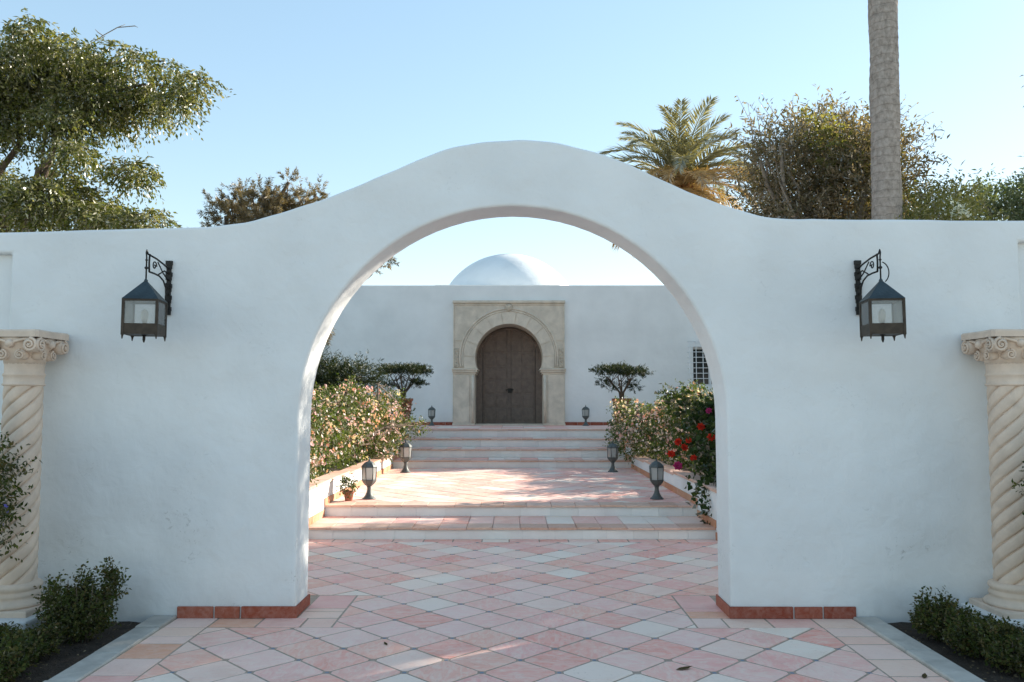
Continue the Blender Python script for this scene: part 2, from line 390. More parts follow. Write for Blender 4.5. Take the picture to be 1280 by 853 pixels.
# ------------------------------------------------------------------ foliage
def norm(a): return a / np.maximum(np.linalg.norm(a, axis=1, keepdims=True), 1e-9)
def leaf_mesh(name, pos, dirs, nrm, length, width, tone, mat, fold=0.25):
    """folded rhombic leaves; all arrays over leaves"""
    n = len(pos)
    d = norm(dirs); s = norm(np.cross(d, nrm)); u = np.cross(s, d)
    L = length[:, None]; W = width[:, None]
    v = np.empty((n, 4, 3), np.float32)
    v[:, 0] = pos
    v[:, 1] = pos + d * L * 0.45 + s * W * 0.5 + u * W * fold
    v[:, 2] = pos + d * L
    v[:, 3] = pos + d * L * 0.45 - s * W * 0.5 + u * W * fold
    return quads(name, v, tone, mat)
def quads(name, v, tone, mat):
    n = len(v)
    me = bpy.data.meshes.new(name)
    me.vertices.add(n * 4); me.vertices.foreach_set('co', v.reshape(-1).astype(np.float32))
    me.loops.add(n * 4); me.loops.foreach_set('vertex_index', np.arange(n * 4, dtype=np.int32))
    me.polygons.add(n); me.polygons.foreach_set('loop_start', np.arange(0, n * 4, 4, dtype=np.int32))
    me.polygons.foreach_set('loop_total', np.full(n, 4, np.int32))
    a = me.attributes.new('tone', 'FLOAT', 'POINT'); a.data.foreach_set('value', np.repeat(tone, 4).astype(np.float32))
    me.update(calc_edges=True); me.validate()
    if mat: me.materials.append(mat)
    return me
def unit(n):
    return norm(rng.normal(size=(n, 3)))
def twigs_of(clusters, n, outer=0.55):
    """twig roots inside the ellipsoids, directions outward; more twigs near the skin"""
    cl = np.array(clusters, float)
    vol = (cl[:, 3] * cl[:, 4] * cl[:, 5]) ** 0.72
    k = rng.choice(len(cl), n, p=vol / vol.sum())
    u = unit(n)
    r = outer + (1 - outer) * rng.random(n) ** 0.6
    # lumpy skin
    lump = 1 + 0.16 * np.sin(u[:, 0] * 5.1 + k) * np.sin(u[:, 1] * 4.3 + 2 * k) + 0.12 * np.sin(u[:, 2] * 9 + 3 * k + u[:, 0] * 7)
    p = cl[k, :3] + u * cl[k, 3:6] * (r * lump)[:, None]
    d = norm(u * 1.0 + rng.normal(size=(n, 3)) * 0.45)
    return p, d
def foliage(clusters, n_twigs, per, leaf, width, mat, name='crown', twig=0.3, droop=0.15, spread=0.9, up=0.0, outer=0.45, var=0.35, parent=None, hang=0.0, tone_noise=1.0):
    p, d = twigs_of(clusters, n_twigs, outer)
    d = norm(d + np.array([0, 0, up]))
    t = (np.arange(per) + 0.5) / per
    L = twig * (0.6 + 0.8 * rng.random(n_twigs))
    pos = p[:, None, :] + d[:, None, :] * (t[None, :, None] * L[:, None, None])
    pos[:, :, 2] -= droop * L[:, None] * t[None, :] ** 2
    n = n_twigs * per
    pos = pos.reshape(n, 3) + rng.normal(size=(n, 3)) * leaf * 0.15
    dd = np.repeat(d, per, axis=0)
    side = norm(np.cross(dd, unit(n)))
    ld = norm(dd * (1 - spread * 0.6) + side * spread + np.array([0, 0, -hang]))
    nr = norm(unit(n) * 0.8 + np.array([0, 0, 0.7]))
    ll = leaf * (0.65 + 0.7 * rng.random(n)); ww = width * (0.7 + 0.6 * rng.random(n))
    tw = np.repeat(rng.random(n_twigs), per)
    tone = np.clip(0.5 + tone_noise * ((tw - 0.5) * 0.75 + (rng.random(n) - 0.5) * 0.5), 0, 1)
    me = leaf_mesh(name, pos, ld, nr, ll, ww, tone, mat)
    return link(name, me, parent)
def needles(clusters, n_tufts, per, leaf, width, mat, name='crown', tuft=0.25, up=0.2, parent=None, outer=0.3, spread=0.8, curve=0.0):
    """bottle-brush shoots: fine needles all round a shoot axis"""
    p, d = twigs_of(clusters, n_tufts, outer)
    d = norm(d * np.array([1, 1, 0.6]) + np.array([0, 0, up]))
    t = rng.random((n_tufts, per))
    L = tuft * (0.6 + 0.8 * rng.random(n_tufts))
    pos = p[:, None, :] + d[:, None, :] * (t * L[:, None])[:, :, None]
    pos[:, :, 2] += curve * L[:, None] * t ** 2
    n = n_tufts * per
    pos = pos.reshape(n, 3)
    dd = np.repeat(d, per, axis=0)
    side = norm(np.cross(dd, unit(n)))
    ld = norm(dd * 0.8 + side * spread)
    ll = leaf * (0.6 + 0.8 * rng.random(n))
    tone = np.clip(np.repeat(rng.random(n_tufts), per) * 0.6 + rng.random(n) * 0.2 + 0.35 * t.reshape(-1) - 0.05, 0, 1)
    me = leaf_mesh(name, pos, ld, unit(n), ll, np.full(n, width), tone, mat, 0.1)
    return link(name, me, parent)
def blossoms(clusters, n, size, mat, name='flowers', parent=None, petals=5, outer=0.97):
    p, d = twigs_of(clusters, n, outer)
    keep = d[:, 2] > -0.35
    p = p[keep]; d = d[keep]; n = len(p)
    # blooms sit in small heads
    nh = max(1, n // 4); heads = rng.integers(0, n, nh); pick = heads[rng.integers(0, nh, n)]
    p = p[pick] + rng.normal(size=(n, 3)) * size * 0.9; d = norm(d[pick] + rng.normal(size=(n, 3)) * 0.4)
    u = norm(np.cross(d, unit(n))); v = np.cross(d, u)
    sz = size * (0.6 + 0.7 * rng.random(n)); tone0 = np.repeat(rng.random(nh), 1)
    tn = {int(h): t for h, t in zip(heads, tone0)}
    th = np.array([tn[int(i)] for i in pick])
    P = []; D = []; NR = []; LL = []; TT = []
    for k in range(petals):
        a = 2 * math.pi * k / petals
        P.append(p); D.append(norm(u * math.cos(a) + v * math.sin(a) + d * 0.35)); NR.append(d); LL.append(sz * 0.5)
        TT.append(np.clip(th * 0.8 + rng.random(n) * 0.25, 0, 1))
    LL = np.concatenate(LL)
    me = leaf_mesh(name, np.concatenate(P), np.concatenate(D), np.concatenate(NR), LL, LL * 0.95, np.concatenate(TT), mat, 0.1)
    o = link(name, me, parent); o['kind'] = 'stuff'
    return o
def limb(mb, a, b, r0, r1, wob=0.08, n=6, sides=7):
    a = Vector(a); b = Vector(b); L = (b - a).length
    pts = []
    for i in range(n + 1):
        t = i / n
        p = a.lerp(b, t)
        if 0 < i < n: p += Vector(rng.normal(size=3)) * wob * L * 0.35
        p.z += math.sin(t * math.pi) * 0.04 * L
        pts.append(p)
    mb.tube(pts, [r0 + (r1 - r0) * i / n for i in range(n + 1)], sides)
    return pts
def branches(root, clusters, base, mat, r=0.1, name='trunk', fork=0.35, sub=3):
    mb = MB()
    cs = [Vector(c[:3]) for c in clusters]
    mean = sum(cs, Vector()) / len(cs)
    base = Vector(base); top = base.lerp(mean, fork)
    limb(mb, base - Vector((0, 0, 0.15)), top, r, r * 0.75, 0.05)
    for c in clusters:
        cc = Vector(c[:3])
        pts = limb(mb, top, cc, r * 0.5, r * 0.2, 0.10)
        for k in range(sub):
            u = Vector(unit(1)[0]); u.z = abs(u.z) * 0.6
            limb(mb, pts[random.randint(3, 5)], cc + Vector((u.x * c[3], u.y * c[4], u.z * c[5])) * 0.85, r * 0.18, r * 0.06, 0.1, 5, 5)
    return mb.build(name, mat, root)

# =================================================================== THE SETTING
WY, WT = 5.87, 0.37                       # front wall: near face, thickness
PX = 1.565                                # half width of the arch opening
STEP_Y = [9.17, 10.08, 15.66, 16.50, 17.25, 17.95]
STEP_Z = [0.0, 0.13, 0.264, 0.405, 0.575, 0.75, 0.93]
SX0, SX1 = -2.36, 2.27                    # flight of steps, left and right ends
BY = 20.86                                # face of the domed building
TERR = STEP_Z[6]

g = MB(); S = 600
# ground sheet, dipping a little below the paved court
g.add([(-S, -S, -0.10), (S, -S, -0.10), (S, S, -0.10), (-S, S, -0.10)], [(0, 1, 2, 3)])
tag(g.build('ground', M['ground']), kind='structure')
# soil in the two beds before the wall
for sx in (-1, 1):
    mb = MB(); n = 14; m_ = 20
    x0, x1, y0, y1 = 2.58, 5.2, 2.4, WY
    vs = []
    for i in range(n + 1):
        for j in range(m_ + 1):
            vs.append((sx * (x0 + (x1 - x0) * i / n), y0 + (y1 - y0) * j / m_, -0.05 + 0.03 * rng.random()))
    fs = [(i * (m_ + 1) + j, (i + 1) * (m_ + 1) + j, (i + 1) * (m_ + 1) + j + 1, i * (m_ + 1) + j + 1) for i in range(n) for j in range(m_)]
    if sx < 0: fs = [f[::-1] for f in fs]
    mb.add(vs, fs, True); tag(mb.build('soil', M['soil']), kind='structure')

# ---------------------------------------------------------------- tile paving
def clip(poly, x0, x1, y0, y1):
    def cut(p, axis, lim, sgn):
        out = []
        for i in range(len(p)):
            a, b = p[i], p[(i + 1) % len(p)]
            da, db = sgn * (lim - a[axis]), sgn * (lim - b[axis])
            if da >= 0: out.append(a)
            if da * db < 0:
                t = da / (da - db); out.append((a[0] + (b[0] - a[0]) * t, a[1] + (b[1] - a[1]) * t))
        return out
    for ax, lim, sg in ((0, x0, -1), (0, x1, 1), (1, y0, -1), (1, y1, 1)):
        poly = cut(poly, ax, lim, sg)
        if len(poly) < 3: return []
    return poly
def area(p): return 0.5 * abs(sum(p[i][0] * p[(i + 1) % len(p)][1] - p[(i + 1) % len(p)][0] * p[i][1] for i in range(len(p))))
def dedupe(p):
    out = []
    for q in p:
        if not out or math.hypot(q[0] - out[-1][0], q[1] - out[-1][1]) > 0.004: out.append(q)
    if len(out) > 1 and math.hypot(out[0][0] - out[-1][0], out[0][1] - out[-1][1]) < 0.004: out.pop()
    return out
def shrink(p, d):
    cx = sum(q[0] for q in p) / len(p); cy = sum(q[1] for q in p) / len(p)
    # true inward offset of a convex polygon
    n = len(p); lines = []
    for i in range(n):
        a, b = p[i], p[(i + 1) % n]; ex, ey = b[0] - a[0], b[1] - a[1]; L = math.hypot(ex, ey)
        nx, ny = -ey / L, ex / L
        if (cx - a[0]) * nx + (cy - a[1]) * ny < 0: nx, ny = -nx, -ny
        lines.append((nx, ny, nx * a[0] + ny * a[1] + d))
    out = []
    for i in range(n):
        a1, b1, c1 = lines[i - 1]; a2, b2, c2 = lines[i]; det = a1 * b2 - a2 * b1
        if abs(det) < 1e-6: out.append(p[i]); continue
        out.append(((c1 * b2 - c2 * b1) / det, (a1 * c2 - a2 * c1) / det))
    return out
TILE = 0.3145; HD = TILE / math.sqrt(2)   # half diagonal
def full_poly(h, ch=0.020, gap=0.0072):
    h2 = h - gap * 1.414; c = ch * 0.75
    return [(h2 - c, -c), (h2 - c, c), (c, h2 - c), (-c, h2 - c), (-h2 + c, c), (-h2 + c, -c), (-c, -h2 + c), (c, -h2 + c)]
TOPS = []
full = MB(); full.flat(full_poly(HD), -0.012, 0.0, 0.0022); FULL_ME = full.mesh('tile', M['tile'])
def lay_diamonds(parent, rects, inner, z, x_off, y_off, insets=True):
    """rects: clip rectangles; inner: |x| range in which only the y range of all rects matters"""
    X0 = min(r[0] for r in rects); X1 = max(r[1] for r in rects); Y0 = min(r[2] for r in rects); Y1 = max(r[3] for r in rects)
    dots = MB()
    nx = int((X1 - X0) / HD) + 4; ny = int((Y1 - Y0) / HD) + 4
    i0 = math.floor((X0 - x_off) / HD) - 1; j0 = math.floor((Y0 - y_off) / HD) - 1
    for i in range(i0, i0 + nx):
        for j in range(j0, j0 + ny):
            cx = x_off + i * HD; cy = y_off + j * HD
            if (i + j) % 2 == 0:
                p = [(cx + HD, cy), (cx, cy + HD), (cx - HD, cy), (cx, cy - HD)]
                todo = rects
                if inner and cx - HD >= inner[0] and cx + HD <= inner[1]: todo = [(-9, 9, Y0, Y1)]
                for r in todo:
                    q = dedupe(clip(p, *r))
                    if len(q) < 3: continue
                    A = area(q)
                    if A < 0.0025: continue
                    jz = z + rng.normal() * 0.0008; tilt = (rng.normal() * 0.0025, rng.normal() * 0.0025, 0)
                    if A > TILE * TILE * 0.995:
                        link('tile', FULL_ME, parent, (cx, cy, jz), (tilt[0], tilt[1], random.choice((0, 1, 2, 3)) * math.pi / 2))
                    else:
                        q = shrink(q, 0.0072)
                        qx = sum(a[0] for a in q) / len(q); qy = sum(a[1] for a in q) / len(q)
                        MB().flat([(a - qx, b - qy) for a, b in q], -0.012, 0.0, 0.0022).build('tile', M['tile'], parent, (qx, qy, jz), tilt)
            elif insets:
                for r in rects:
                    if r[0] + 0.03 < cx < r[1] - 0.03 and r[2] + 0.03 < cy < r[3] - 0.03 and rng.random() < 0.93:
                        h = 0.0115
                        dots.flat([(cx + h, cy), (cx, cy + h), (cx - h, cy), (cx, cy - h)] if False else [(cx - h, cy - h), (cx + h, cy - h), (cx + h, cy + h), (cx - h, cy + h)], z - 0.012, z - 0.0005 + rng.normal() * 0.0004, 0.002)
                        break
    if insets and dots.v:
        o = dots.build('tile_inset', M['inset'], parent); o['kind'] = 'stuff'
KX = 2.42                                 # inner edge of the kerbs
BXI = 2.12                                # inner edge of the border row
pv = MB(); pv.box(-KX, KX, 2.5, STEP_Y[0], -0.12, -0.0025)
pave = tag(pv.build('pavement', M['grout']), kind='structure')
lay_diamonds(pave, [(-BXI, BXI, 2.95, 5.63), (-1.26, 1.26, 5.63, 6.55), (-2.35, 2.30, 6.55, 8.98)], (-1.27, 1.27), 0.0, 0.035, 5.165)
def rect_tile(parent, x0, x1, y0, y1, z, mat, th=0.012, gp=0.0065, name='tile'):
    cx, cy = (x0 + x1) / 2, (y0 + y1) / 2
    p = [(x0 - cx + gp, y0 - cy + gp), (x1 - cx - gp, y0 - cy + gp), (x1 - cx - gp, y1 - cy - gp), (x0 - cx + gp, y1 - cy - gp)]
    return MB().flat(p, -th, 0, 0.003).build(name, mat, parent, (cx, cy, z + rng.normal() * 0.0008), (rng.normal() * 0.002, rng.normal() * 0.002, 0))
for sx in (-1, 1):
    y = 2.95; k = 0
    while y < 5.6:
        y2 = min(5.63, y + (0.30 if k % 3 else 0.17)); rect_tile(pave, *sorted((sx * BXI, sx * KX)), y, y2, 0, M['border']); y = y2; k += 1
    x = KX
    for wd in (0.30, 0.33, 0.31, 0.22):   # row along the wall's foot
        rect_tile(pave, *sorted((sx * x, sx * max(1.26, x - wd))), 5.63, WY - 0.002, 0, M['border']); x -= wd
    for ya, yb in ((WY, 6.05), (6.05, 6.14), (6.14, 6.55)):
        xo = PX if ya < 6.2 else 1.62
        rect_tile(pave, *sorted((sx * 1.26, sx * xo)), ya, yb, 0, M['border'])
x = SX0                                   # row at the foot of the steps
while x < SX1 - 0.05:
    x2 = min(SX1, x + 0.30 + 0.05 * rng.random()); rect_tile(pave, x, x2, 8.98, STEP_Y[0] - 0.004, 0, M['tile']); x = x2

# kerbs beside the front paving
for sx in (-1, 1):
    ko = MB(); ko.box(*sorted((sx * (KX + 0.004), sx * (KX + 0.166))), 2.5, WY - 0.004, -0.12, -0.03)
    kr = tag(ko.build('kerb', M['grout']), kind='structure')
    y = 2.5
    while y < WY - 0.05:
        y2 = min(WY - 0.006, y + 0.46 + 0.12 * rng.random())
        xa, xb = sorted((sx * KX, sx * (KX + 0.17)))
        st = MB(); st.cbox(xa - 0, xb, y + 0.003, y2 - 0.003, -0.11, 0.018 + rng.normal() * 0.002, 0.008)
        st.build('kerb_stone', M['kerb'], kr); y = y2

# ---------------------------------------------------------------- steps and landing
def flight(name, label, steps):
    t = thing(name, label, 'steps', (0, steps[0][0], steps[0][1]))
    off = Vector((0, steps[0][0], steps[0][1]))
    for (ya, z0, z1, yb) in steps:
        core = MB(); core.box(SX0 + 0.01, SX1 - 0.01, ya + 0.012 - off.y, yb - off.y + 0.02, -0.10 - off.z, z1 - 0.026 - off.z)
        core.build('step_core', M['riser'], t)
        x = SX0
        while x < SX1 - 0.08:                                   # white riser tiles
            x2 = min(SX1, x + 0.325 + 0.03 * rng.normal())
            if SX1 - x2 < 0.1: x2 = SX1
            r_ = MB(); r_.box(x + 0.0015, x2 - 0.0015, ya + 0.004 * rng.random() - off.y, ya + 0.03 - off.y, z0 - 0.005 - off.z, z1 - 0.027 - off.z)
            r_.build('riser_tile', M['riser'], t); x = x2
        x = SX0
        while x < SX1 - 0.08:                                   # nosing row, a little uneven
            x2 = min(SX1, x + 0.31 + 0.02 * rng.normal())
            if SX1 - x2 < 0.1: x2 = SX1
            rect_tile(t, x, x2, ya - 0.028 + 0.006 * rng.random() - off.y, ya + 0.29 - off.y, z1 - off.z + 0.002 * rng.normal(), M['nosing'], 0.024, 0.003, 'nosing_tile')
            if yb - ya < 2:
                rect_tile(t, x, x2, ya + 0.29 - off.y, yb - off.y - 0.003, z1 - off.z, M['tile'], 0.02, 0.003, 'tread_tile')
            x = x2
    return t
flight('lower_steps', 'two broad white riser steps with tan tile nosings, just beyond the arch', [(STEP_Y[0], STEP_Z[0], STEP_Z[1], STEP_Y[1]), (STEP_Y[1], STEP_Z[1], STEP_Z[2], STEP_Y[1] + 0.30)])
flight('upper_steps', 'four shaded steps leading up to the carved stone doorway', [(STEP_Y[i], STEP_Z[i], STEP_Z[i + 1], STEP_Y[i + 1] if i < 5 else STEP_Y[i] + 0.30) for i in range(2, 6)])
ld = MB(); ld.box(SX0, SX1, STEP_Y[1] + 0.33, STEP_Y[2] - 0.001, -0.12, STEP_Z[2] - 0.003)
ld = tag(ld.build('landing', M['grout']), kind='structure')
lay_diamonds(ld, [(SX0, SX1, STEP_Y[1] + 0.30, STEP_Y[2] - 0.004)], (SX0, SX1), STEP_Z[2], 0.035, 12.1, False)
te = MB(); te.box(-7.5, 7.5, STEP_Y[5] + 0.33, BY + 0.6, -0.12, TERR - 0.008)
te = tag(te.build('terrace', M['grout']), kind='structure')
x = -3.0
yy = [STEP_Y[5] + 0.30 + i * 0.52 for i in range(6)]
for yi in range(len(yy) - 1):
    x = -2.9
    while x < 2.8:
        rect_tile(te, x, x + 0.52, yy[yi], yy[yi + 1], TERR, M['tile'], 0.012, 0.004); x += 0.52

# ---------------------------------------------------------------- planters beside the steps
def planter(name, label, x_in, sgn):
    """low white wall along the steps, bed behind it, wall stepping up with the upper flight"""
    t = thing(name, label, 'planter', (x_in, STEP_Y[0], 0))
    o = Vector((x_in, STEP_Y[0], 0)); T = 0.20
    segs = [(8.95, 11.55, 0.56), (11.55, 14.2, 0.535), (14.2, STEP_Y[2] + 0.05, 0.515), (STEP_Y[2] + 0.05, STEP_Y[3] + 0.1, 0.68), (STEP_Y[3] + 0.1, STEP_Y[4] + 0.1, 0.86), (STEP_Y[4] + 0.1, STEP_Y[5] + 0.35, 1.03)]
    for a, b, h in segs:
        xs = sorted((0.0, sgn * T))
        wl = MB(); wl.box(xs[0], xs[1], a - o.y, b - o.y, -0.1, h - 0.035)
        bevel(wl.build('wall', M['stucco'], t), 0.012, 2)
        y = a
        while y < b - 0.05:
            y2 = min(b, y + 0.33)
            if b - y2 < 0.1: y2 = b
            xs2 = sorted((-sgn * 0.012, sgn * (T + 0.012)))
            rect_tile(t, xs2[0], xs2[1], y - o.y, y2 - o.y, h, M['nosing'], 0.035, 0.002, 'coping_tile'); y = y2
    # end wall towards the arch, and the outer side
    xs = sorted((sgn * (T + 0.002), sgn * 3.6))
    wl = MB(); wl.box(xs[0], xs[1], 8.95 - o.y, 9.15 - o.y, -0.1, 0.52); wl.build('wall', M['stucco'], t)
    # clay skirting following the steps
    def skirt(y0, y1, z0, h=0.085):
        y = y0
        while y < y1 - 0.03:
            y2 = min(y1, y + 0.30)
            s_ = MB(); xs = sorted((-sgn * 0.014, -sgn * 0.0005)); s_.box(xs[0], xs[1], y + 0.002 - o.y, y2 - 0.002 - o.y, z0 + 0.001, z0 + h)
            s_.build('skirting_tile', M['skirt_far'], t); y = y2
    ys = [8.97] + STEP_Y + [STEP_Y[5] + 0.35]
    for i in range(len(ys) - 1): skirt(ys[i] if i == 0 else ys[i] - 0.04, ys[i + 1] - 0.04, STEP_Z[i])
    sb = MB(); vs = []; n = 8; m_ = 24
    for i in range(n + 1):
        for j in range(m_ + 1):
            zz = 0.46 if j < 17 else 0.46 + (j - 16) * 0.06
            vs.append((sgn * (T - 0.01 + (3.4 - T) * i / n), 9.1 - o.y + (STEP_Y[5] + 0.3 - 9.1) * j / m_, zz + 0.03 * rng.random()))
    fs = [(i * (m_ + 1) + j, (i + 1) * (m_ + 1) + j, (i + 1) * (m_ + 1) + j + 1, i * (m_ + 1) + j + 1) for i in range(n) for j in range(m_)]
    if sgn < 0: fs = [f[::-1] for f in fs]
    sb.add(vs, fs, True); sb.build('soil', M['soil'], t)
    return t
planter('garden_planter', 'sunlit low white planter wall left of the steps', SX0 - 0.001, -1)
planter('garden_planter', 'shaded low white planter wall with clay skirting right of the steps', SX1 + 0.001, 1)

# =================================================================== FRONT WALL WITH THE ARCH
prof = [(-3.825,2.807),(-2.933,2.832),(-2.398,2.846),(-2.250,2.858),(-2.009,2.883),(-1.815,2.934),(-1.622,2.998),(-1.426,3.061),(-1.213,3.143),(-0.969,3.252),(-0.725,3.358),(-0.528,3.434),(-0.332,3.481),(-0.186,3.500),(-0.018,3.510),(0.078,3.509),(0.276,3.494),(0.474,3.453),(0.671,3.397),(0.817,3.340),(0.963,3.272),(1.177,3.172),(1.372,3.085),(1.566,3.010),(1.760,2.951),(1.906,2.920),(2.053,2.907),(2.364,2.904),(3.079,2.898),(3.825,2.892)]
def catmull(pts, n=4):
    out = []
    for i in range(len(pts) - 1):
        p0 = pts[max(i - 1, 0)]; p1 = pts[i]; p2 = pts[i + 1]; p3 = pts[min(i + 2, len(pts) - 1)]
        for k in range(n):
            t = k / n
            out.append(tuple(0.5 * ((2 * b) + (-a + c) * t + (2 * a - 5 * b + 4 * c - d) * t * t + (-a + 3 * b - 3 * c + d) * t ** 3) for a, b, c, d in zip(p0, p1, p2, p3)))
    out.append(pts[-1]); return out
wall = thing('arched_wall', 'long white plastered garden wall with a humped top and a round archway', 'wall', (0, WY, 0))
NX = 3.74
AC, AR = (-0.012, 1.437), PX
poly = [(-9.0, 2.648), (-NX, 2.648), (-NX, -0.15), (-PX - 0.012, -0.15)]
poly += [(-PX - 0.012, z) for z in (0.4, 0.9, 1.3)]
for k in range(41):
    a = math.pi - math.pi * k / 40
    poly.append((AC[0] + AR * math.cos(a), AC[1] + AR * math.sin(a) * 1.0))
poly += [(PX - 0.012, z) for z in (1.3, 0.9, 0.4)]
poly += [(PX - 0.012, -0.15), (NX, -0.15), (NX, 2.732), (9.0, 2.732)]
topc = catmull([(-9.0, 2.80), (-5.0, 2.804)] + prof[:-1] + [(NX, 2.893), (5.5, 2.892), (9.0, 2.892)], 3)
poly += [(x, z + 0.002 * math.sin(x * 9.1) + 0.0015 * math.sin(x * 23)) for x, z in topc[::-1]]
wm = MB(); wm.prism(poly, 0, WT)
wo = wm.build('wall_body', M['stucco'], wall)
b_ = wo.modifiers.new('bevel', 'BEVEL'); b_.width = 0.022; b_.segments = 3; b_.limit_method = 'ANGLE'; b_.angle_limit = R(50)
for sx, zt in ((-1, 2.808), (1, 2.892)):      # shallow recess bays at both ends
    e = MB(); e.box(*sorted((sx * (NX + 0.0005), sx * 8.99)), 0.07, WT - 0.003, -0.15, zt - 0.1605); e.build('recessed_bay', M['stucco'], wall)
# red clay skirting round both piers
for sx, xs in ((-1, (-PX - 0.012, -1.965, -2.155, -2.425)), (1, (PX - 0.012, 2.0, 2.21, 2.45))):
    for k in range(3):
        xa, xb = sorted((xs[k], xs[k + 1]))
        if k == 0: xa, xb = (xa, xb + 0.014) if sx < 0 else (xa - 0.014, xb)
        s_ = MB(); s_.box(xa + (0.0 if k == 0 and sx > 0 else 0.006), xb - (0.0 if k == 0 and sx < 0 else 0.006), -0.016, -0.0005, 0.001, 0.082 + 0.002 * rng.random()); bevel(s_.build('skirting_tile', M['skirt'], wall), 0.003, 1)
    xi = xs[0]
    s_ = MB(); s_.box(*sorted((xi - sx * 0.014, xi - sx * 0.0005)), 0.0, WT + 0.01, 0.001, 0.081); bevel(s_.build('skirting_tile', M['skirt'], wall), 0.003, 1)

# =================================================================== DOMED BUILDING
DX = -0.144
bld = thing('domed_building', 'white flat roofed building with a shallow dome and carved stone doorway', 'building', (DX, BY, TERR))
bo = Vector((DX, BY, TERR))
def part(mb, name, mat, parent=None):
    """mesh written in world coordinates, parented to the building"""
    p = parent or bld
    base = bo
    mb.v = [(x - base.x, y - base.y, z - base.z) for x, y, z in mb.v]
    return mb.build(name, mat, p)
WTOP = 4.59
W0, W1 = -11.0, 13.0
wx0, wx1, wz0, wz1 = 4.66, 5.62, 1.95, 2.97      # window opening
hx0, hx1, hz1 = DX - 1.25, DX + 1.25, 3.85       # opening hidden behind the portal
wb = MB()
wb.box(W0, hx0, BY, BY + 0.6, -0.1, WTOP); wb.box(hx0, hx1, BY, BY + 0.6, hz1, WTOP)
wb.box(hx1, wx0, BY, BY + 0.6, -0.1, WTOP); wb.box(wx0, wx1, BY, BY + 0.6, -0.1, wz0); wb.box(wx0, wx1, BY, BY + 0.6, wz1, WTOP); wb.box(wx1, W1, BY, BY + 0.6, -0.1, WTOP)
# weld the boxes' shared seams away: single surfaces only outside
o = part(wb, 'wall', M['stucco_far'])
bm = bmesh.new(); bm.from_mesh(o.data)
bmesh.ops.remove_doubles(bm, verts=bm.verts, dist=1e-4)
seen = {}
for f in list(bm.faces):
    key = tuple(sorted(v.index for v in f.verts)); seen.setdefault(key, []).append(f)
bmesh.ops.delete(bm, geom=[f for k, fs_ in seen.items() if len(fs_) > 1 for f in fs_], context='FACES')
bm.to_mesh(o.data); bm.free()
sw = MB(); sw.box(W0, W0 + 0.5, BY + 0.602, BY + 10, -0.1, WTOP); part(sw, 'wall', M['stucco_far'])
sw = MB(); sw.box(W1 - 0.5, W1, BY + 0.602, BY + 10, -0.1, WTOP); part(sw, 'wall', M['stucco_far'])
rf = MB(); rf.box(W0 + 0.502, W1 - 0.502, BY + 0.602, BY + 10, 4.2, 4.32); roof = part(rf, 'roof', M['stucco_far'])
pp = MB(); pp.box(-2.3, 1.3, BY + 2.0, BY + 2.2, 4.32, 4.895); part(pp, 'dome_plinth', M['stucco_far'], roof)
pp = MB(); pp.box(-2.3, 2.2, BY + 2.202, BY + 6.2, 4.32, 4.85); part(pp, 'dome_plinth', M['stucco_far'], roof)
DR = 2.26; dz = 6.15 - DR; dcy = 24.9
dm = MB(); prf = [(DR, 4.33 - dz - 0.4)] + [(DR * math.cos(t), DR * math.sin(t)) for t in np.linspace(0.02, math.pi / 2 - 0.02, 26)]
prf = [p for p in prf]
dm.lathe(prf, (DX - 0.03, dcy, dz), 64); part(dm, 'dome', M['stucco_far'], roof)
for x0, x1 in ((-7.4, DX - 1.455), (DX + 1.455, 7.4)):
    x = x0
    while x < x1 - 0.02:
        x2 = min(x1, x + 0.33); s_ = MB(); s_.box(x + 0.003, x2 - 0.003, BY - 0.016, BY - 0.0005, TERR + 0.001, TERR + 0.085); part(s_, 'skirting_tile', M['skirt']); x = x2
# ---- portal
por = bpy.data.objects.new('stone_portal', None); col.objects.link(por); por.parent = bld
tag(por, 'carved pale limestone doorway with a horseshoe arch')
def pp_(mb, name, mat=M['portal']): return part(mb, name, mat, por)
HW = 1.45; CZ = 2.69; HR = 0.88; IZ0, IZ1 = 2.26, 2.40; YF = BY - 0.09
an0 = -math.asin((CZ - IZ1) / HR)
arc = [(DX + HR * math.cos(a), CZ + HR * math.sin(a)) for a in np.linspace(an0, math.pi - an0, 49)]
# spandrel slab: two halves meeting on the axis (each a simple polygon)
half = [p for p in arc if p[0] >= DX - 1e-6]
rp_ = half[::-1] + [(DX + HW, IZ1), (DX + HW, 4.17), (DX, 4.17)]
rp_ = [(DX, CZ + HR)] + [p for p in half[::-1] if p[0] > DX + 1e-4] + [(DX + HW, IZ1), (DX + HW, 4.17), (DX, 4.17)]
mb = MB(); mb.prism(rp_, YF, BY + 0.9); mb2 = [(2 * DX - x, z) for x, z in rp_][::-1]
mb.prism(mb2, YF, BY + 0.9); pp_(mb, 'spandrel')
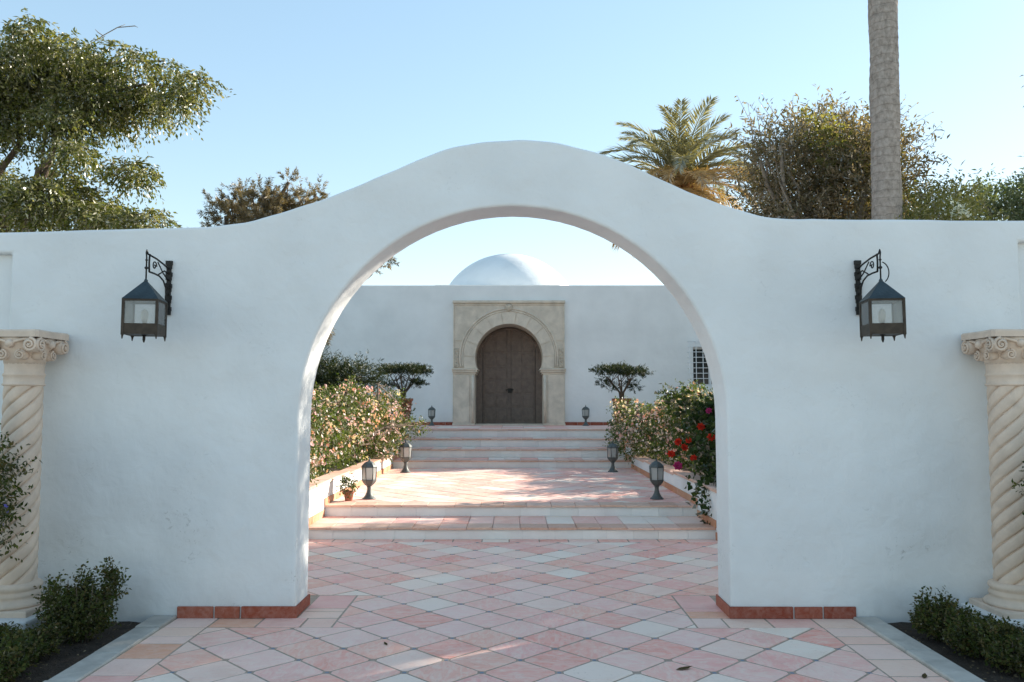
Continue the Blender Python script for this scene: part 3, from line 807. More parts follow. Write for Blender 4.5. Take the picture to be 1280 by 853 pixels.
# voussoirs, a hair apart
nv = 11; a_s, a_e = an0 + 0.02, math.pi - an0 - 0.02
for k in range(nv):
    a0 = a_s + (a_e - a_s) * k / nv + 0.009; a1 = a_s + (a_e - a_s) * (k + 1) / nv - 0.009
    ps = [(DX + HR * 1.002 * math.cos(a), CZ + HR * 1.002 * math.sin(a)) for a in np.linspace(a0, a1, 6)] + [(DX + 1.185 * math.cos(a), CZ + 1.185 * math.sin(a)) for a in np.linspace(a1, a0, 6)]
    ps = [(x, max(z, IZ1 + 0.003)) for x, z in ps]
    mb = MB(); mb.prism(ps[::-1], YF - 0.018, YF - 0.0005); pp_(mb, 'voussoir')
for rr, th, pr in ((1.215, 0.020, 0.030), (1.275, 0.026, 0.042)):     # ring mouldings
    a0 = -math.asin(min(1, (CZ - IZ1 - 0.02) / rr)) * 0.95
    mb = MB(); mb.tube([(DX + rr * math.cos(a), YF - 0.004, CZ + rr * math.sin(a)) for a in np.linspace(a0, math.pi - a0, 60)], th, 8); pp_(mb, 'archivolt')
for (x0, x1, z0, z1, pr) in ((DX - HW - 0.02, DX + HW + 0.02, 4.11, 4.18, 0.05), (DX - HW, DX + HW, 4.055, 4.085, 0.022)):
    mb = MB(); mb.box(x0, x1, YF - pr, BY + 0.0, z0, z1); bevel(pp_(mb, 'cornice'), 0.008, 1)
for sx in (-1, 1):
    mb = MB(); mb.box(*sorted((DX + sx * (HW - 0.03), DX + sx * HW)), YF - 0.022, YF - 0.0005, IZ1 + 0.01, 4.05); bevel(pp_(mb, 'edge_moulding'), 0.006, 1)
    mb = MB(); mb.box(*sorted((DX + sx * 1.30, DX + sx * 1.415)), YF - 0.03, YF - 0.0005, 2.43, 2.93)       # carved panel
    cp = bevel(pp_(mb, 'carved_panel', M['carved']), 0.01, 1)
    for k in range(5):
        zc = 2.50 + k * 0.09
        mb = MB(); mb.lathe([(0.004, -0.03), (0.034, -0.016), (0.034, 0.0), (0.02, 0.012)], (0, 0, 0), 6)
        mb.v = [(x + DX + sx * 1.357, YF - 0.03 - z * 0.5, y + zc) for x, y, z in mb.v]
        pp_(mb, 'rosette', M['carved'])
    mb = MB(); mb.box(*sorted((DX + sx * 1.19, DX + sx * 1.415)), YF - 0.02, YF - 0.0005, 3.13, 3.16); pp_(mb, 'string_moulding')
    # impost
    for (e, z0, z1) in ((0.02, IZ0, IZ0 + 0.045), (0.05, IZ0 + 0.045, IZ0 + 0.10), (0.075, IZ0 + 0.10, IZ1)):
        mb = MB(); mb.box(*sorted((DX + sx * (0.875 - e), DX + sx * (HW + 0.004 + e * 0.4))), YF - e, BY + 0.9, z0 + 0.0008, z1 - 0.0008); bevel(pp_(mb, 'impost'), 0.008, 1)
    # jamb block with its sunk panel and slender inner shaft
    mb = MB(); mb.box(*sorted((DX + sx * 0.89, DX + sx * HW)), YF, BY + 0.9, TERR + 0.001, IZ0); pp_(mb, 'jamb')
    mb = MB(); mb.box(*sorted((DX + sx * 1.02, DX + sx * (HW - 0.02))), YF - 0.016, YF - 0.0005, TERR + 0.06, IZ0 - 0.03); bevel(pp_(mb, 'jamb_panel'), 0.008, 2)
    mb = MB(); mb.tube([(DX + sx * 0.935, YF - 0.012, TERR + 0.07), (DX + sx * 0.935, YF - 0.012, IZ0 - 0.04)], 0.035, 10); pp_(mb, 'slender_shaft')
    mb = MB(); mb.box(*sorted((DX + sx * 0.885, DX + sx * (HW + 0.012))), YF - 0.035, BY - 0.0, TERR + 0.001, TERR + 0.055); bevel(pp_(mb, 'jamb_foot'), 0.01, 1)
mb = MB(); mb.lathe([(0.015, -0.05), (0.09, -0.02), (0.11, 0.01), (0.06, 0.03), (0.02, 0.05)], (0, 0, 0), 8)
mb.v = [(x + DX, YF - 0.03 + z * 0.5, y + 4.0) for x, y, z in mb.v]; pp_(mb, 'keystone_rosette', M['carved'])
# ---- doors
YD = BY + 0.86
mb = MB(); mb.box(DX - 1.2, DX + 1.2, YD + 0.05, YD + 0.10, TERR + 0.001, 3.8); part(mb, 'door_backing', M['wood'])
for sx in (-1, 1):
    mb = MB(); mb.box(*sorted((DX + sx * 0.006, DX + sx * 0.70)), YD, YD + 0.048, TERR + 0.02, 3.60)
    dr = part(mb, 'door_leaf', M['wood'])
    for r_ in range(7):
        for c_ in range(2):
            xa = DX + sx * (0.07 + c_ * 0.315); xb = DX + sx * (0.07 + c_ * 0.315 + 0.27)
            z0 = TERR + 0.12 + r_ * 0.37
            mb = MB(); mb.box(*sorted((xa, xb)), YD - 0.014, YD - 0.0005, z0, z0 + 0.31); q = part(mb, 'door_panel', M['wood'], dr); bevel(q, 0.02, 2)
    mb = MB(); mb.box(*sorted((DX + sx * 0.72, DX + sx * 0.90)), YD - 0.03, YD + 0.047, TERR + 0.001, 3.7); part(mb, 'door_post', M['wood'])
mb = MB(); mb.tube([(DX + 0.80 * math.cos(a), YD - 0.01, 2.72 + 0.80 * math.sin(a)) for a in np.linspace(0, math.pi, 30)], 0.03, 8); part(mb, 'door_arch_moulding', M['wood'])
mb = MB(); mb.box(DX - 0.03, DX + 0.03, YD - 0.03, YD - 0.0005, TERR + 0.03, 3.5); part(mb, 'door_cover_strip', M['wood'])
mb = MB(); mb.box(DX - 0.03, DX + 0.07, YD - 0.06, YD - 0.031, 1.78, 1.90); mb.tube([(DX - 0.09, YD - 0.05, 1.86), (DX + 0.12, YD - 0.05, 1.87)], 0.012, 6); part(mb, 'door_latch', M['iron'])
mb = MB(); mb.box(DX - 0.885, DX + 0.885, BY - 0.02, YD - 0.002, TERR + 0.001, TERR + 0.03); part(mb, 'threshold', M['portal'])
# ---- window
mb = MB(); mb.box(wx0, wx1, BY + 0.25, BY + 0.27, wz0, wz1); win = part(mb, 'window', M['darkglass'])
for x0, x1, z0, z1 in ((wx0, wx0 + 0.05, wz0, wz1), (wx1 - 0.05, wx1, wz0, wz1), (wx0 + 0.051, wx1 - 0.051, wz1 - 0.05, wz1), (wx0 + 0.051, wx1 - 0.051, wz0, wz0 + 0.05), ((wx0 + wx1) / 2 - 0.03, (wx0 + wx1) / 2 + 0.03, wz0 + 0.051, wz1 - 0.051)):
    mb = MB(); mb.box(x0, x1, BY + 0.21, BY + 0.249, z0, z1); part(mb, 'window_frame', M['whiteiron'], win)
# bulging white grille in front of it
gx0, gx1, gz0, gz1 = 4.52, 5.76, 1.72, 3.10
prof_g = [(BY - 0.01, gz1), (BY - 0.20, gz1), (BY - 0.20, 2.2), (BY - 0.26, 1.98), (BY - 0.30, 1.84), (BY - 0.24, 1.74), (BY - 0.01, 1.72)]
for k in range(8):
    x = gx0 + (gx1 - gx0) * k / 7
    mb = MB(); mb.tube([(x, y, z) for y, z in prof_g], 0.0095, 6); part(mb, 'grille_bar', M['whiteiron'], win)
for k in range(9):
    z = gz1 - (gz1 - 2.0) * k / 8 if k < 8 else 1.86
    yy_ = BY - 0.20 if z > 2.2 else (BY - 0.255 if z > 1.95 else BY - 0.30)
    mb = MB(); mb.tube([(gx0, BY - 0.005, z), (gx0, yy_, z), (gx1, yy_, z), (gx1, BY - 0.005, z)], 0.0095, 6); part(mb, 'grille_bar', M['whiteiron'], win)

# =================================================================== TWISTED COLUMNS
def column(cx, cy, label):
    t = thing('twisted_column', label, 'column', (cx, cy, 0), 0, 'twisted stone columns beside the arch')
    sg = 1 if cx > 0 else -1
    pd = MB(); pd.box(*sorted((-sg * 0.275, sg * 0.95)), -0.31, 0.225, -0.12, 0.115); bevel(pd.build('pedestal', M['stucco'], t), 0.015, 2)
    sl = MB(); sl.cbox(-0.215, 0.215, -0.215, 0.205, 0.1155, 0.155, 0.01); sl.build('plinth', M['colstone'], t)
    bs = MB(); bs.lathe([(0.200, 0.156), (0.205, 0.17), (0.195, 0.185), (0.168, 0.20), (0.163, 0.215), (0.168, 0.222), (0.170, 0.235), (0.160, 0.25), (0.158, 0.258), (0.168, 0.268), (0.172, 0.283), (0.166, 0.298), (0.146, 0.308), (0.136, 0.312)], n=40); bs.build('base', M['colstone'], t)
    n, m_ = 160, 190; z0, z1 = 0.31, 1.665; pitch = 0.64; st = 6
    vs = []; fs = []
    for i in range(m_ + 1):
        f = i / m_; z = z0 + (z1 - z0) * f; R0 = 0.136 - 0.013 * f
        for k in range(n):
            a = 2 * math.pi * k / n
            ph = st * (a - 2 * math.pi * z / pitch) / 2
            s_ = abs(math.sin(ph))
            r = R0 * (0.74 + 0.20 * min(1, s_ * 3.0) ** 0.6 + 0.07 * s_)
            vs.append((r * math.cos(a), r * math.sin(a), z))
    for i in range(m_):
        for k in range(n):
            j = (k + 1) % n; fs.append((i * n + k, i * n + j, (i + 1) * n + j, (i + 1) * n + k))
    sh = MB(); sh.add(vs, fs, True); sh.build('shaft', M['colstone'], t)
    nk = MB(); nk.lathe([(0.120, 1.655), (0.134, 1.664), (0.134, 1.672), (0.126, 1.677), (0.126, 1.722), (0.131, 1.728), (0.134, 1.736), (0.130, 1.744), (0.124, 1.750), (0.124, 1.80), (0.128, 1.815)], n=40); nk.build('necking', M['colstone'], t)
    cp = MB(); cp.lathe([(0.127, 1.81), (0.135, 1.85), (0.150, 1.90), (0.175, 1.96), (0.185, 1.99)], n=32); cap = cp.build('capital', M['colstone'], t)
    # abacus with hollowed sides
    def ab(h, dent):
        p = []
        for k in range(4):
            a = k * math.pi / 2
            for q in np.linspace(-0.9, 0.9, 9):
                d = h - dent * (1 - q * q)
                x, y = d, q * h
                p.append((x * math.cos(a) - y * math.sin(a), x * math.sin(a) + y * math.cos(a)))
        return p
    am = MB(); am.flat(ab(0.205, 0.014), 1.992, 2.044, 0.010); am.build('abacus', M['colstone'], cap)
    def scroll(c, nrm, r, wd, hand):
        """spiral volute whose disc faces nrm"""
        mb = MB(); nrm = Vector(nrm).normalized(); up = Vector((0, 0, 1)); sd = up.cross(nrm).normalized(); c = Vector(c)
        pts = []; rs = []
        for k in range(34):
            f = k / 33; a = math.pi * 0.5 + hand * f * 2 * math.pi * 1.9
            rr = r * (1 - 0.86 * f)
            pts.append(c + sd * (rr * math.cos(a)) + up * (rr * math.sin(a)) + nrm * (0.012 + 0.012 * f)); rs.append(r * (0.24 - 0.13 * f))
        mb.tube(pts, rs, 6)
        mb.tube([c - nrm * wd, c + nrm * 0.010], r * 1.05, 18)
        mb.tube([c, c + nrm * 0.028], r * 0.16, 8)
        return mb.build('volute', M['colstone'], cap)
    for k in range(4):
        a = k * math.pi / 2; nx, ny = math.cos(a), math.sin(a); tx, ty = -ny, nx
        for h in (-1, 1):
            scroll((nx * 0.180 + tx * 0.145 * h, ny * 0.180 + ty * 0.145 * h, 1.938), (nx, ny, 0), 0.047, 0.06, -h)
            scroll((nx * 0.150 + tx * 0.062 * h, ny * 0.150 + ty * 0.062 * h, 1.872), (nx, ny, 0), 0.034, 0.06, h)
            # band linking the volutes
            bd = MB(); bd.tube([Vector((nx * 0.175 + tx * w_ * h, ny * 0.175 + ty * w_ * h, z_)) for w_, z_ in ((0.0, 1.945), (0.04, 1.965), (0.09, 1.978), (0.15, 1.985))], 0.012, 6); bd.build('scroll_band', M['colstone'], cap)
        pl = MB(); pl.lathe([(0.002, -0.03), (0.026, -0.012), (0.03, 0.008), (0.012, 0.03)], (nx * 0.180, ny * 0.180, 1.945), 10); pl.build('leaf_boss', M['colstone'], cap)
    return t
column(-3.46, 5.64, 'twisted cream stone column with scrolled capital against the wall at left edge')
column(3.46, 5.64, 'twisted cream stone column with scrolled capital against the wall at right edge')

# =================================================================== WALL LANTERNS
def wall_lantern(x, turn, label, loop):
    t = thing('wall_lantern', label, 'wall lantern', (x, WY, 0), 0, 'hanging wall lanterns either side of the arch')
    pl = MB()
    for k in range(14):                                   # wavy iron back plate
        z = 2.185 + k * 0.0287
        wd = 0.019 + 0.005 * math.sin(k * 2.1)
        pl.box(-wd, wd, -0.018 - 0.006 * (k % 2), -0.001, z, z + 0.0292 + 0.0005 * (k % 2))
    pl.build('back_plate', M['iron'], t)
    br = MB(); r = 0.0065
    br.tube([(0, -0.015, 2.525), (0, -0.10, 2.545), (0, -0.22, 2.565), (0, -0.345, 2.575)], r, 6)
    br.tube([(0, -0.33, 2.58), (0, -0.335, 2.52), (0, -0.33, 2.455)], r, 6)
    br.tube([(0, -0.33, 2.455), (0, -0.25, 2.455), (0, -0.17, 2.45), (0, -0.10, 2.425), (0, -0.06, 2.38), (0, -0.05, 2.31), (0, -0.048, 2.24), (0, -0.02, 2.215)], r, 6)
    br.tube([(0, -0.02, 2.49), (0, -0.09, 2.50), (0, -0.16, 2.47), (0, -0.19, 2.455)], r * 0.8, 6)
    br.tube([(0, -0.02, 2.44), (0, -0.11, 2.48), (0, -0.20, 2.545)], r * 0.8, 6)
    br.tube([(0, -0.25 + 0.035 * (1 - f) * math.cos(a), 2.51 + 0.035 * (1 - f) * math.sin(a)) for f, a in ((q / 20, q / 20 * 9.5) for q in range(18))], r * 0.7, 6)
    br.tube([(0, -0.045 + 0.03 * (1 - f) * math.cos(a), 2.40 + 0.03 * (1 - f) * math.sin(a)) for f, a in ((q / 20, -q / 20 * 9.5) for q in range(18))], r * 0.7, 6)
    br.tube([(0, -0.03 + 0.022 * math.cos(a), 2.31 + 0.03 * math.sin(a)) for a in np.linspace(0, 6.28, 14)], r * 0.7, 6)
    br.build('bracket', M['iron'], t)
    L = bpy.data.objects.new('lantern', None); col.objects.link(L); L.parent = t; L.location = (0, -0.375, 0); L.rotation_euler = (0, 0, turn)
    hk = MB(); hk.tube([(0, 0.03, 2.575), (0, 0.0, 2.60), (0, -0.012, 2.58), (0, 0, 2.55), (0, 0, 2.385)], 0.0055, 6)
    hk.lathe([(0.004, -0.012), (0.013, -0.004), (0.013, 0.004), (0.004, 0.012)], (0, 0, 2.475), 10); hk.lathe([(0.003, -0.01), (0.011, 0), (0.003, 0.01)], (0, 0, 2.53), 10)
    if loop: hk.tube([(0.055 * math.sin(a) + 0.0, 0, 2.44 + 0.075 * math.cos(a)) for a in np.linspace(0.25, 2.6, 14)], 0.004, 6)
    hk.build('hook', M['iron'], L)
    W = 0.108
    e = W + 0.010
    rf = MB(); rf.add([(-e, -e, 2.246), (e, -e, 2.246), (e, e, 2.246), (-e, e, 2.246), (0, 0, 2.392)], [(0, 1, 4), (1, 2, 4), (2, 3, 4), (3, 0, 4), (3, 2, 1, 0)]); rfo = rf.build('roof', M['roofmetal'], L)
    cpz = MB(); cpz.lathe([(0.012, 2.372), (0.014, 2.385), (0.006, 2.398)], n=10); cpz.build('roof_cap', M['roofmetal'], rfo)
    for sx in (-1, 1):
        for sy in (-1, 1):
            p = MB(); p.box(sx * W - 0.009, sx * W + 0.009, sy * W - 0.009, sy * W + 0.009, 2.0, 2.2455)
            p.tube([(sx * W, sy * W, 2.003), (sx * W * 1.01, sy * W * 1.01, 1.972)], [0.009, 0.003], 6)
            p.build('corner_post', M['bronze'], L)
    wi = W - 0.0095
    for k in range(4):
        rot = (0, 0, k * math.pi / 2)
        q = MB(); q.box(-wi, wi, -W - 0.006, -W + 0.006, 2.005, 2.078); q.build('lower_panel', M['bronze'], L, None, rot)
        q = MB(); q.box(-wi, wi, -W - 0.007, -W + 0.007, 2.232, 2.2445); q.build('top_rail', M['bronze'], L, None, rot)
        q = MB(); q.box(-wi, wi, -W - 0.002, -W + 0.002, 2.0785, 2.2315); q.build('pane', M['glass'], L, None, rot)
    q = MB(); q.box(-wi, wi, -wi + 0.001, wi - 0.001, 2.008, 2.014); q.lathe([(0.004, 1.955), (0.010, 1.975), (0.010, 2.0), (0.02, 2.007)], n=8); q.build('floor_plate', M['iron'], L)
    q = MB(); q.tube([(0, 0, 2.015), (0, 0, 2.09)], 0.014, 10); q.build('bulb_holder', M['iron'], L)
    q = MB(); q.lathe([(0.014, 2.091), (0.022, 2.11), (0.026, 2.14), (0.022, 2.17), (0.008, 2.185)], n=12); q.build('bulb', M['bulb'], L)
    return t
wall_lantern(-2.556, R(9), 'black iron lantern with pitched metal roof hanging on wall left of archway', False)
wall_lantern(2.535, R(-8), 'black iron lantern with pitched metal roof hanging on wall right of archway', True)

# =================================================================== GARDEN LAMPS ON THE STEPS
def garden_lamp(loc, label, s=1.0, rz=0.0):
    t = thing('garden_lamp', label, 'lamp', loc, rz, 'small lanterns standing along the steps'); t.scale = (s, s, s)
    b = MB(); b.lathe([(0.088, 0.0), (0.088, 0.012), (0.072, 0.022), (0.052, 0.05), (0.036, 0.085), (0.028, 0.12), (0.026, 0.15), (0.034, 0.165)], n=20); b.build('base', M['lampmetal'], t)
    b = MB(); b.lathe([(0.030, 0.166), (0.060, 0.19), (0.085, 0.22), (0.098, 0.245), (0.098, 0.255)], n=6, smooth=False); b.build('bowl', M['lampmetal'], t)
    for k in range(6):
        a0, a1 = k * math.pi / 3, (k + 1) * math.pi / 3
        p0 = Vector((math.cos(a0), math.sin(a0), 0)); p1 = Vector((math.cos(a1), math.sin(a1), 0))
        q = MB(); q.tube([p0 * 0.088 + Vector((0, 0, 0.255)), p0 * 0.097 + Vector((0, 0, 0.415))], 0.0065, 6); q.build('glazing_bar', M['lampmetal'], t)
        a = p0.lerp(p1, 0.06); c = p0.lerp(p1, 0.94)
        vs = [a * 0.086 + Vector((0, 0, 0.2565)), c * 0.086 + Vector((0, 0, 0.2565)), c * 0.095 + Vector((0, 0, 0.4135)), a * 0.095 + Vector((0, 0, 0.4135))]
        vs += [v * 0.97 + Vector((0, 0, 0.03 * v.z)) for v in vs]
        q = MB(); q.add(vs, [(0, 1, 2, 3), (7, 6, 5, 4), (0, 4, 5, 1), (1, 5, 6, 2), (2, 6, 7, 3), (3, 7, 4, 0)]); q.build('pane', M['frost'], t)
    rf = MB(); rf.lathe([(0.106, 0.414), (0.106, 0.424), (0.094, 0.445), (0.070, 0.470), (0.042, 0.488), (0.024, 0.494)], n=6, smooth=False); r_ = rf.build('roof', M['lampmetal'], t)
    f = MB(); f.lathe([(0.020, 0.492), (0.012, 0.502), (0.016, 0.512), (0.008, 0.524), (0.002, 0.548)], n=10); f.build('finial', M['lampmetal'], r_)
    return t
garden_lamp((-1.924, 10.70, STEP_Z[2]), 'sunlit grey lantern on the landing edge, left side in front', 1.0, 0.2)
garden_lamp((1.882, 10.70, STEP_Z[2]), 'dark lantern on the landing edge, right side in front', 1.0, 0.5)
garden_lamp((-1.975, 14.63, STEP_Z[2]), 'dark lantern below the flowering shrub at the left foot of upper steps', 1.1, 0.3)
garden_lamp((1.803, 14.79, STEP_Z[2]), 'dark lantern at the right foot of the upper steps', 1.05, 0.1)
garden_lamp((-2.114, 20.55, TERR), 'small dark lantern against the white wall left of the doorway', 0.96, 0.4)
garden_lamp((1.824, 20.55, TERR), 'small dark lantern against the white wall right of the doorway', 0.98, 0.2)

# =================================================================== POTS
def bonsai(loc, label, scale, seed, crown):
    global rng
    t = thing('potted_tree', label, 'potted tree', loc, 0, 'umbrella shaped potted trees flanking the upper steps')
    p = MB(); p.lathe([(0.13, 0.0), (0.14, 0.02), (0.195, 0.52), (0.215, 0.525), (0.222, 0.58), (0.205, 0.585), (0.185, 0.55)], n=28); p.build('pot', M['pot'], t)
    s = MB(); s.lathe([(0.18, 0.53), (0.183, 0.555), (0.1, 0.56)], n=20); s.build('soil', M['soil'], t)
    tr = MB()
    for k in range(6):
        a = k * 1.05 + seed; top = Vector((crown[0] + math.cos(a) * crown[2] * 0.6, math.sin(a) * 0.3, crown[1] - 0.08))
        m1 = Vector((math.cos(a) * 0.05, math.sin(a) * 0.05, 0.72)); m2 = m1.lerp(top, 0.55) + Vector((math.cos(a) * 0.03, 0, 0.03))
        tr.tube([(0.02 * math.cos(a), 0.02 * math.sin(a), 0.55), m1, m2, top], [0.03, 0.022, 0.015, 0.008], 6)
        for q in range(3):
            e = m2 + Vector((rng.normal() * 0.14, rng.normal() * 0.12, 0.12 + 0.1 * rng.random())); tr.tube([m2, e], [0.010, 0.005], 5)
    tr.build('trunk', M['bark'], t)
    cl = []
    for k in range(22):
        a = rng.random() * 6.28; r = math.sqrt(rng.random())
        cl.append((crown[0] + math.cos(a) * r * crown[2], math.sin(a) * r * crown[2] * 0.8, crown[1] + 0.07 * (1 - r) + rng.normal() * 0.015 + 0.02, 0.14, 0.14, 0.045))
    for k in range(7):
        a = rng.random() * 6.28; cl.append((crown[0] + math.cos(a) * 0.36, math.sin(a) * 0.3, crown[1] - 0.18 - 0.14 * rng.random(), 0.10, 0.10, 0.04))
    needles(cl, 900, 16, 0.045, 0.011, M['darkconifer'], 'crown', 0.10, 0.15, t, 0.2)
    return t
bonsai((2.375, 17.78, 1.032), 'flat topped dark bonsai tree in a terracotta pot right of the steps', 1, 0.3, (-0.05, 1.16, 0.56))
bonsai((-2.465, 17.78, 1.032), 'flat topped dark bonsai tree in a pot behind the left flowering shrub', 1, 1.4, (0.03, 1.18, 0.56))
pt = thing('flower_pot', 'small clay flower pot with a pale plant by the left planter wall', 'flower pot', (-2.15, 10.50, STEP_Z[2]))
p = MB(); p.lathe([(0.045, 0), (0.048, 0.01), (0.065, 0.10), (0.075, 0.102), (0.077, 0.125), (0.068, 0.127), (0.062, 0.115)], n=20); p.build('pot', M['pot'], pt)
foliage([(0, 0, 0.20, 0.09, 0.09, 0.08)], 70, 6, 0.035, 0.02, M['flowerleaf'], 'leaves', 0.07, 0.2, parent=pt)
blossoms([(0, 0, 0.21, 0.10, 0.10, 0.09)], 60, 0.03, M['petal_white'], 'flowers', pt)

# =================================================================== SHRUBS BY THE STEPS
sh = thing('flowering_shrub', 'large sunlit shrub covered in peach and white blossoms left of steps', 'shrub', (-3.1, 12.2, 0.45))
def local(root, cl): return [(c[0] - root.location.x, c[1] - root.location.y, c[2] - root.location.z, *c[3:]) for c in cl]
c_l = local(sh, [(-3.0, 9.9, 0.92, 0.52, 0.7, 0.50), (-3.15, 11.0, 0.95, 0.70, 0.8, 0.58), (-3.1, 12.2, 1.05, 0.72, 0.8, 0.62), (-3.05, 13.4, 1.10, 0.72, 0.8, 0.62), (-2.85, 14.5, 1.0, 0.70, 0.7, 0.60), (-2.50, 14.8, 0.95, 0.42, 0.45, 0.36), (-2.3, 15.0, 0.85, 0.28, 0.3, 0.25), (-2.65, 16.0, 1.15, 0.45, 0.55, 0.42), (-2.6, 16.9, 1.3, 0.42, 0.4, 0.35), (-3.2, 16.6, 1.2, 0.5, 0.5, 0.4)])
c_l += [(c[0] + rng.normal() * 0.25, c[1] + rng.normal() * 0.35, c[2] + c[5] * (0.75 + 0.4 * rng.random()), 0.10 + 0.10 * rng.random(), 0.12, 0.08 + 0.10 * rng.random()) for c in list(c_l) for _ in range(4)]
branches(sh, c_l, (0, 0, 0), M['bark'], 0.05, 'stems', 0.2)
foliage(c_l, 5200, 7, 0.055, 0.024, M['flowerleaf'], 'leaves', 0.16, 0.15, parent=sh, outer=0.5)
blossoms(c_l, 6200, 0.058, M['petal_pink'], 'flowers', sh)
sh = thing('flowering_shrub', 'half shaded shrub with peach blossoms below the potted bonsai on the right', 'shrub', (2.95, 14.0, 0.45))
c_l = local(sh, [(2.95, 13.1, 0.98, 0.55, 0.65, 0.52), (3.0, 14.4, 1.02, 0.68, 0.7, 0.58), (2.62, 15.2, 0.88, 0.46, 0.45, 0.42), (2.25, 15.4, 0.80, 0.36, 0.34, 0.28), (2.45, 16.5, 0.95, 0.42, 0.5, 0.46), (2.9, 16.6, 1.0, 0.5, 0.5, 0.35), (3.4, 13.6, 1.05, 0.5, 0.7, 0.55)])
c_l += [(c[0] + rng.normal() * 0.25, c[1] + rng.normal() * 0.35, c[2] + c[5] * (0.75 + 0.4 * rng.random()), 0.10 + 0.10 * rng.random(), 0.12, 0.08 + 0.10 * rng.random()) for c in list(c_l) for _ in range(4)]
branches(sh, c_l, (0, 0, 0), M['bark'], 0.05, 'stems', 0.2)
foliage(c_l, 3600, 7, 0.055, 0.024, M['flowerleaf'], 'leaves', 0.16, 0.15, parent=sh, outer=0.55)
blossoms(c_l, 4600, 0.058, M['petal_pink'], 'flowers', sh)
sh = thing('rose_bush', 'dark leafy rose bush with red blooms spilling over the right planter', 'rose bush', (2.85, 10.6, 0.45))
c_l = local(sh, [(2.85, 10.1, 0.90, 0.40, 0.55, 0.50), (2.9, 11.1, 1.02, 0.42, 0.5, 0.52), (2.42, 9.65, 0.58, 0.16, 0.25, 0.22), (2.33, 9.55, 0.38, 0.07, 0.12, 0.15), (2.62, 11.6, 1.42, 0.20, 0.2, 0.10), (2.45, 11.9, 1.58, 0.18, 0.2, 0.10), (2.75, 11.2, 1.35, 0.25, 0.3, 0.12), (3.1, 10.4, 1.2, 0.4, 0.5, 0.4)])
branches(sh, c_l, (0, 0, 0), M['bark'], 0.035, 'stems', 0.15)
foliage(c_l, 900, 7, 0.085, 0.062, M['rose'], 'leaves', 0.22, 0.25, parent=sh, outer=0.35)
def bloom(root, p, r, mat):
    """one many petalled bloom"""
    P = []; D = []; NR = []; LL = []; p = np.array(p)
    ax = norm(np.array([[rng.normal() * 0.3 - 0.2, -0.8, 0.4]]))[0]
    u = norm(np.cross(ax, [[0, 0, 1.0]]))[0]; v = np.cross(ax, u)
    for ring, (tilt, k) in enumerate(((0.25, 7), (0.8, 6), (1.6, 5))):
        for q in range(k):
            a = 2 * math.pi * q / k + ring * 0.5
            P.append(p); D.append(u * math.cos(a) + v * math.sin(a) + ax * tilt); NR.append(ax); LL.append(r * (1 - 0.15 * ring))
    LL = np.array(LL)
    me = leaf_mesh('bloom', np.array(P), np.array(D), np.array(NR), LL, LL * 1.1, rng.random(len(LL)), mat, 0.2)
    return link('bloom', me, root)
for px, py, Y, r, mt in ((876, 534, 10.4, 0.06, 'petal_red'), (889, 547, 10.0, 0.06, 'petal_red'), (848, 553, 10.6, 0.06, 'petal_red'), (855, 560, 10.5, 0.06, 'petal_red'), (839, 568, 10.6, 0.06, 'petal_red'), (861, 551, 10.6, 0.05, 'petal_red'), (867, 573, 10.2, 0.05, 'petal_red'), (847, 583, 10.3, 0.07, 'petal_magenta'), (886, 514, 10.8, 0.05, 'petal_magenta'), (895, 535, 10.2, 0.05, 'petal_magenta')):
    q = at(px, py, Y) - sh.location; bloom(sh, (q.x, q.y, q.z), r, M[mt])
sp = thing('spreading_conifer', 'dark spreading conifer behind the blossoms at left, below the building wall', 'conifer', (-4.2, 16.2, 0.6))
c_l = local(sp, [(-4.6, 15.9, 1.85, 0.9, 0.7, 0.42), (-4.0, 16.1, 2.0, 0.6, 0.6, 0.38), (-3.5, 16.0, 1.95, 0.55, 0.5, 0.32), (-3.1, 16.2, 2.05, 0.45, 0.4, 0.22), (-4.1, 15.9, 1.5, 0.9, 0.6, 0.4), (-4.0, 16.0, 2.75, 0.14, 0.14, 0.10), (-4.15, 16.0, 2.5, 0.25, 0.2, 0.25)])
branches(sp, c_l, (0, 0, 0), M['bark'], 0.08, 'trunk', 0.4)
needles(c_l, 2600, 18, 0.07, 0.013, M['darkconifer'], 'crown', 0.26, 0.25, sp, 0.25)

# =================================================================== FRONT BEDS
def box_shrub(x, y, h, r, label, seed):
    t = thing('box_shrub', label, 'shrub', (x, y, -0.04), 0, 'low box shrubs in the front beds')
    st = MB()
    for k in range(14):
        a = rng.random() * 6.28; q = r * 0.75 * math.sqrt(rng.random())
        limb(st, (math.cos(a) * q * 0.4, math.sin(a) * q * 0.4, -0.02), (math.cos(a) * q, math.sin(a) * q, h * (0.6 + 0.4 * rng.random())), 0.006, 0.0025, 0.06, 4, 5)
    st.build('stems', M['bark'], t)
    cl = [(0, 0, h * 0.38, r * 0.7, r * 0.7, h * 0.32)]
    for k in range(16):
        a = rng.random() * 6.28; q = r * 0.75 * math.sqrt(rng.random())
        hh = h * (0.5 + 0.75 * rng.random() ** 1.5); q *= 1.25; cl.append((math.cos(a) * q, math.sin(a) * q, hh * 0.68, r * 0.13, r * 0.13, hh * 0.30))
    foliage(cl, int(2600 * r * (h + 0.1) / 0.09 * 0.45), 8, 0.026, 0.015, M['box'], 'leaves', 0.05 + 0.1 * h, -0.1, parent=t, up=0.9, outer=0.35, spread=0.75)
    return t
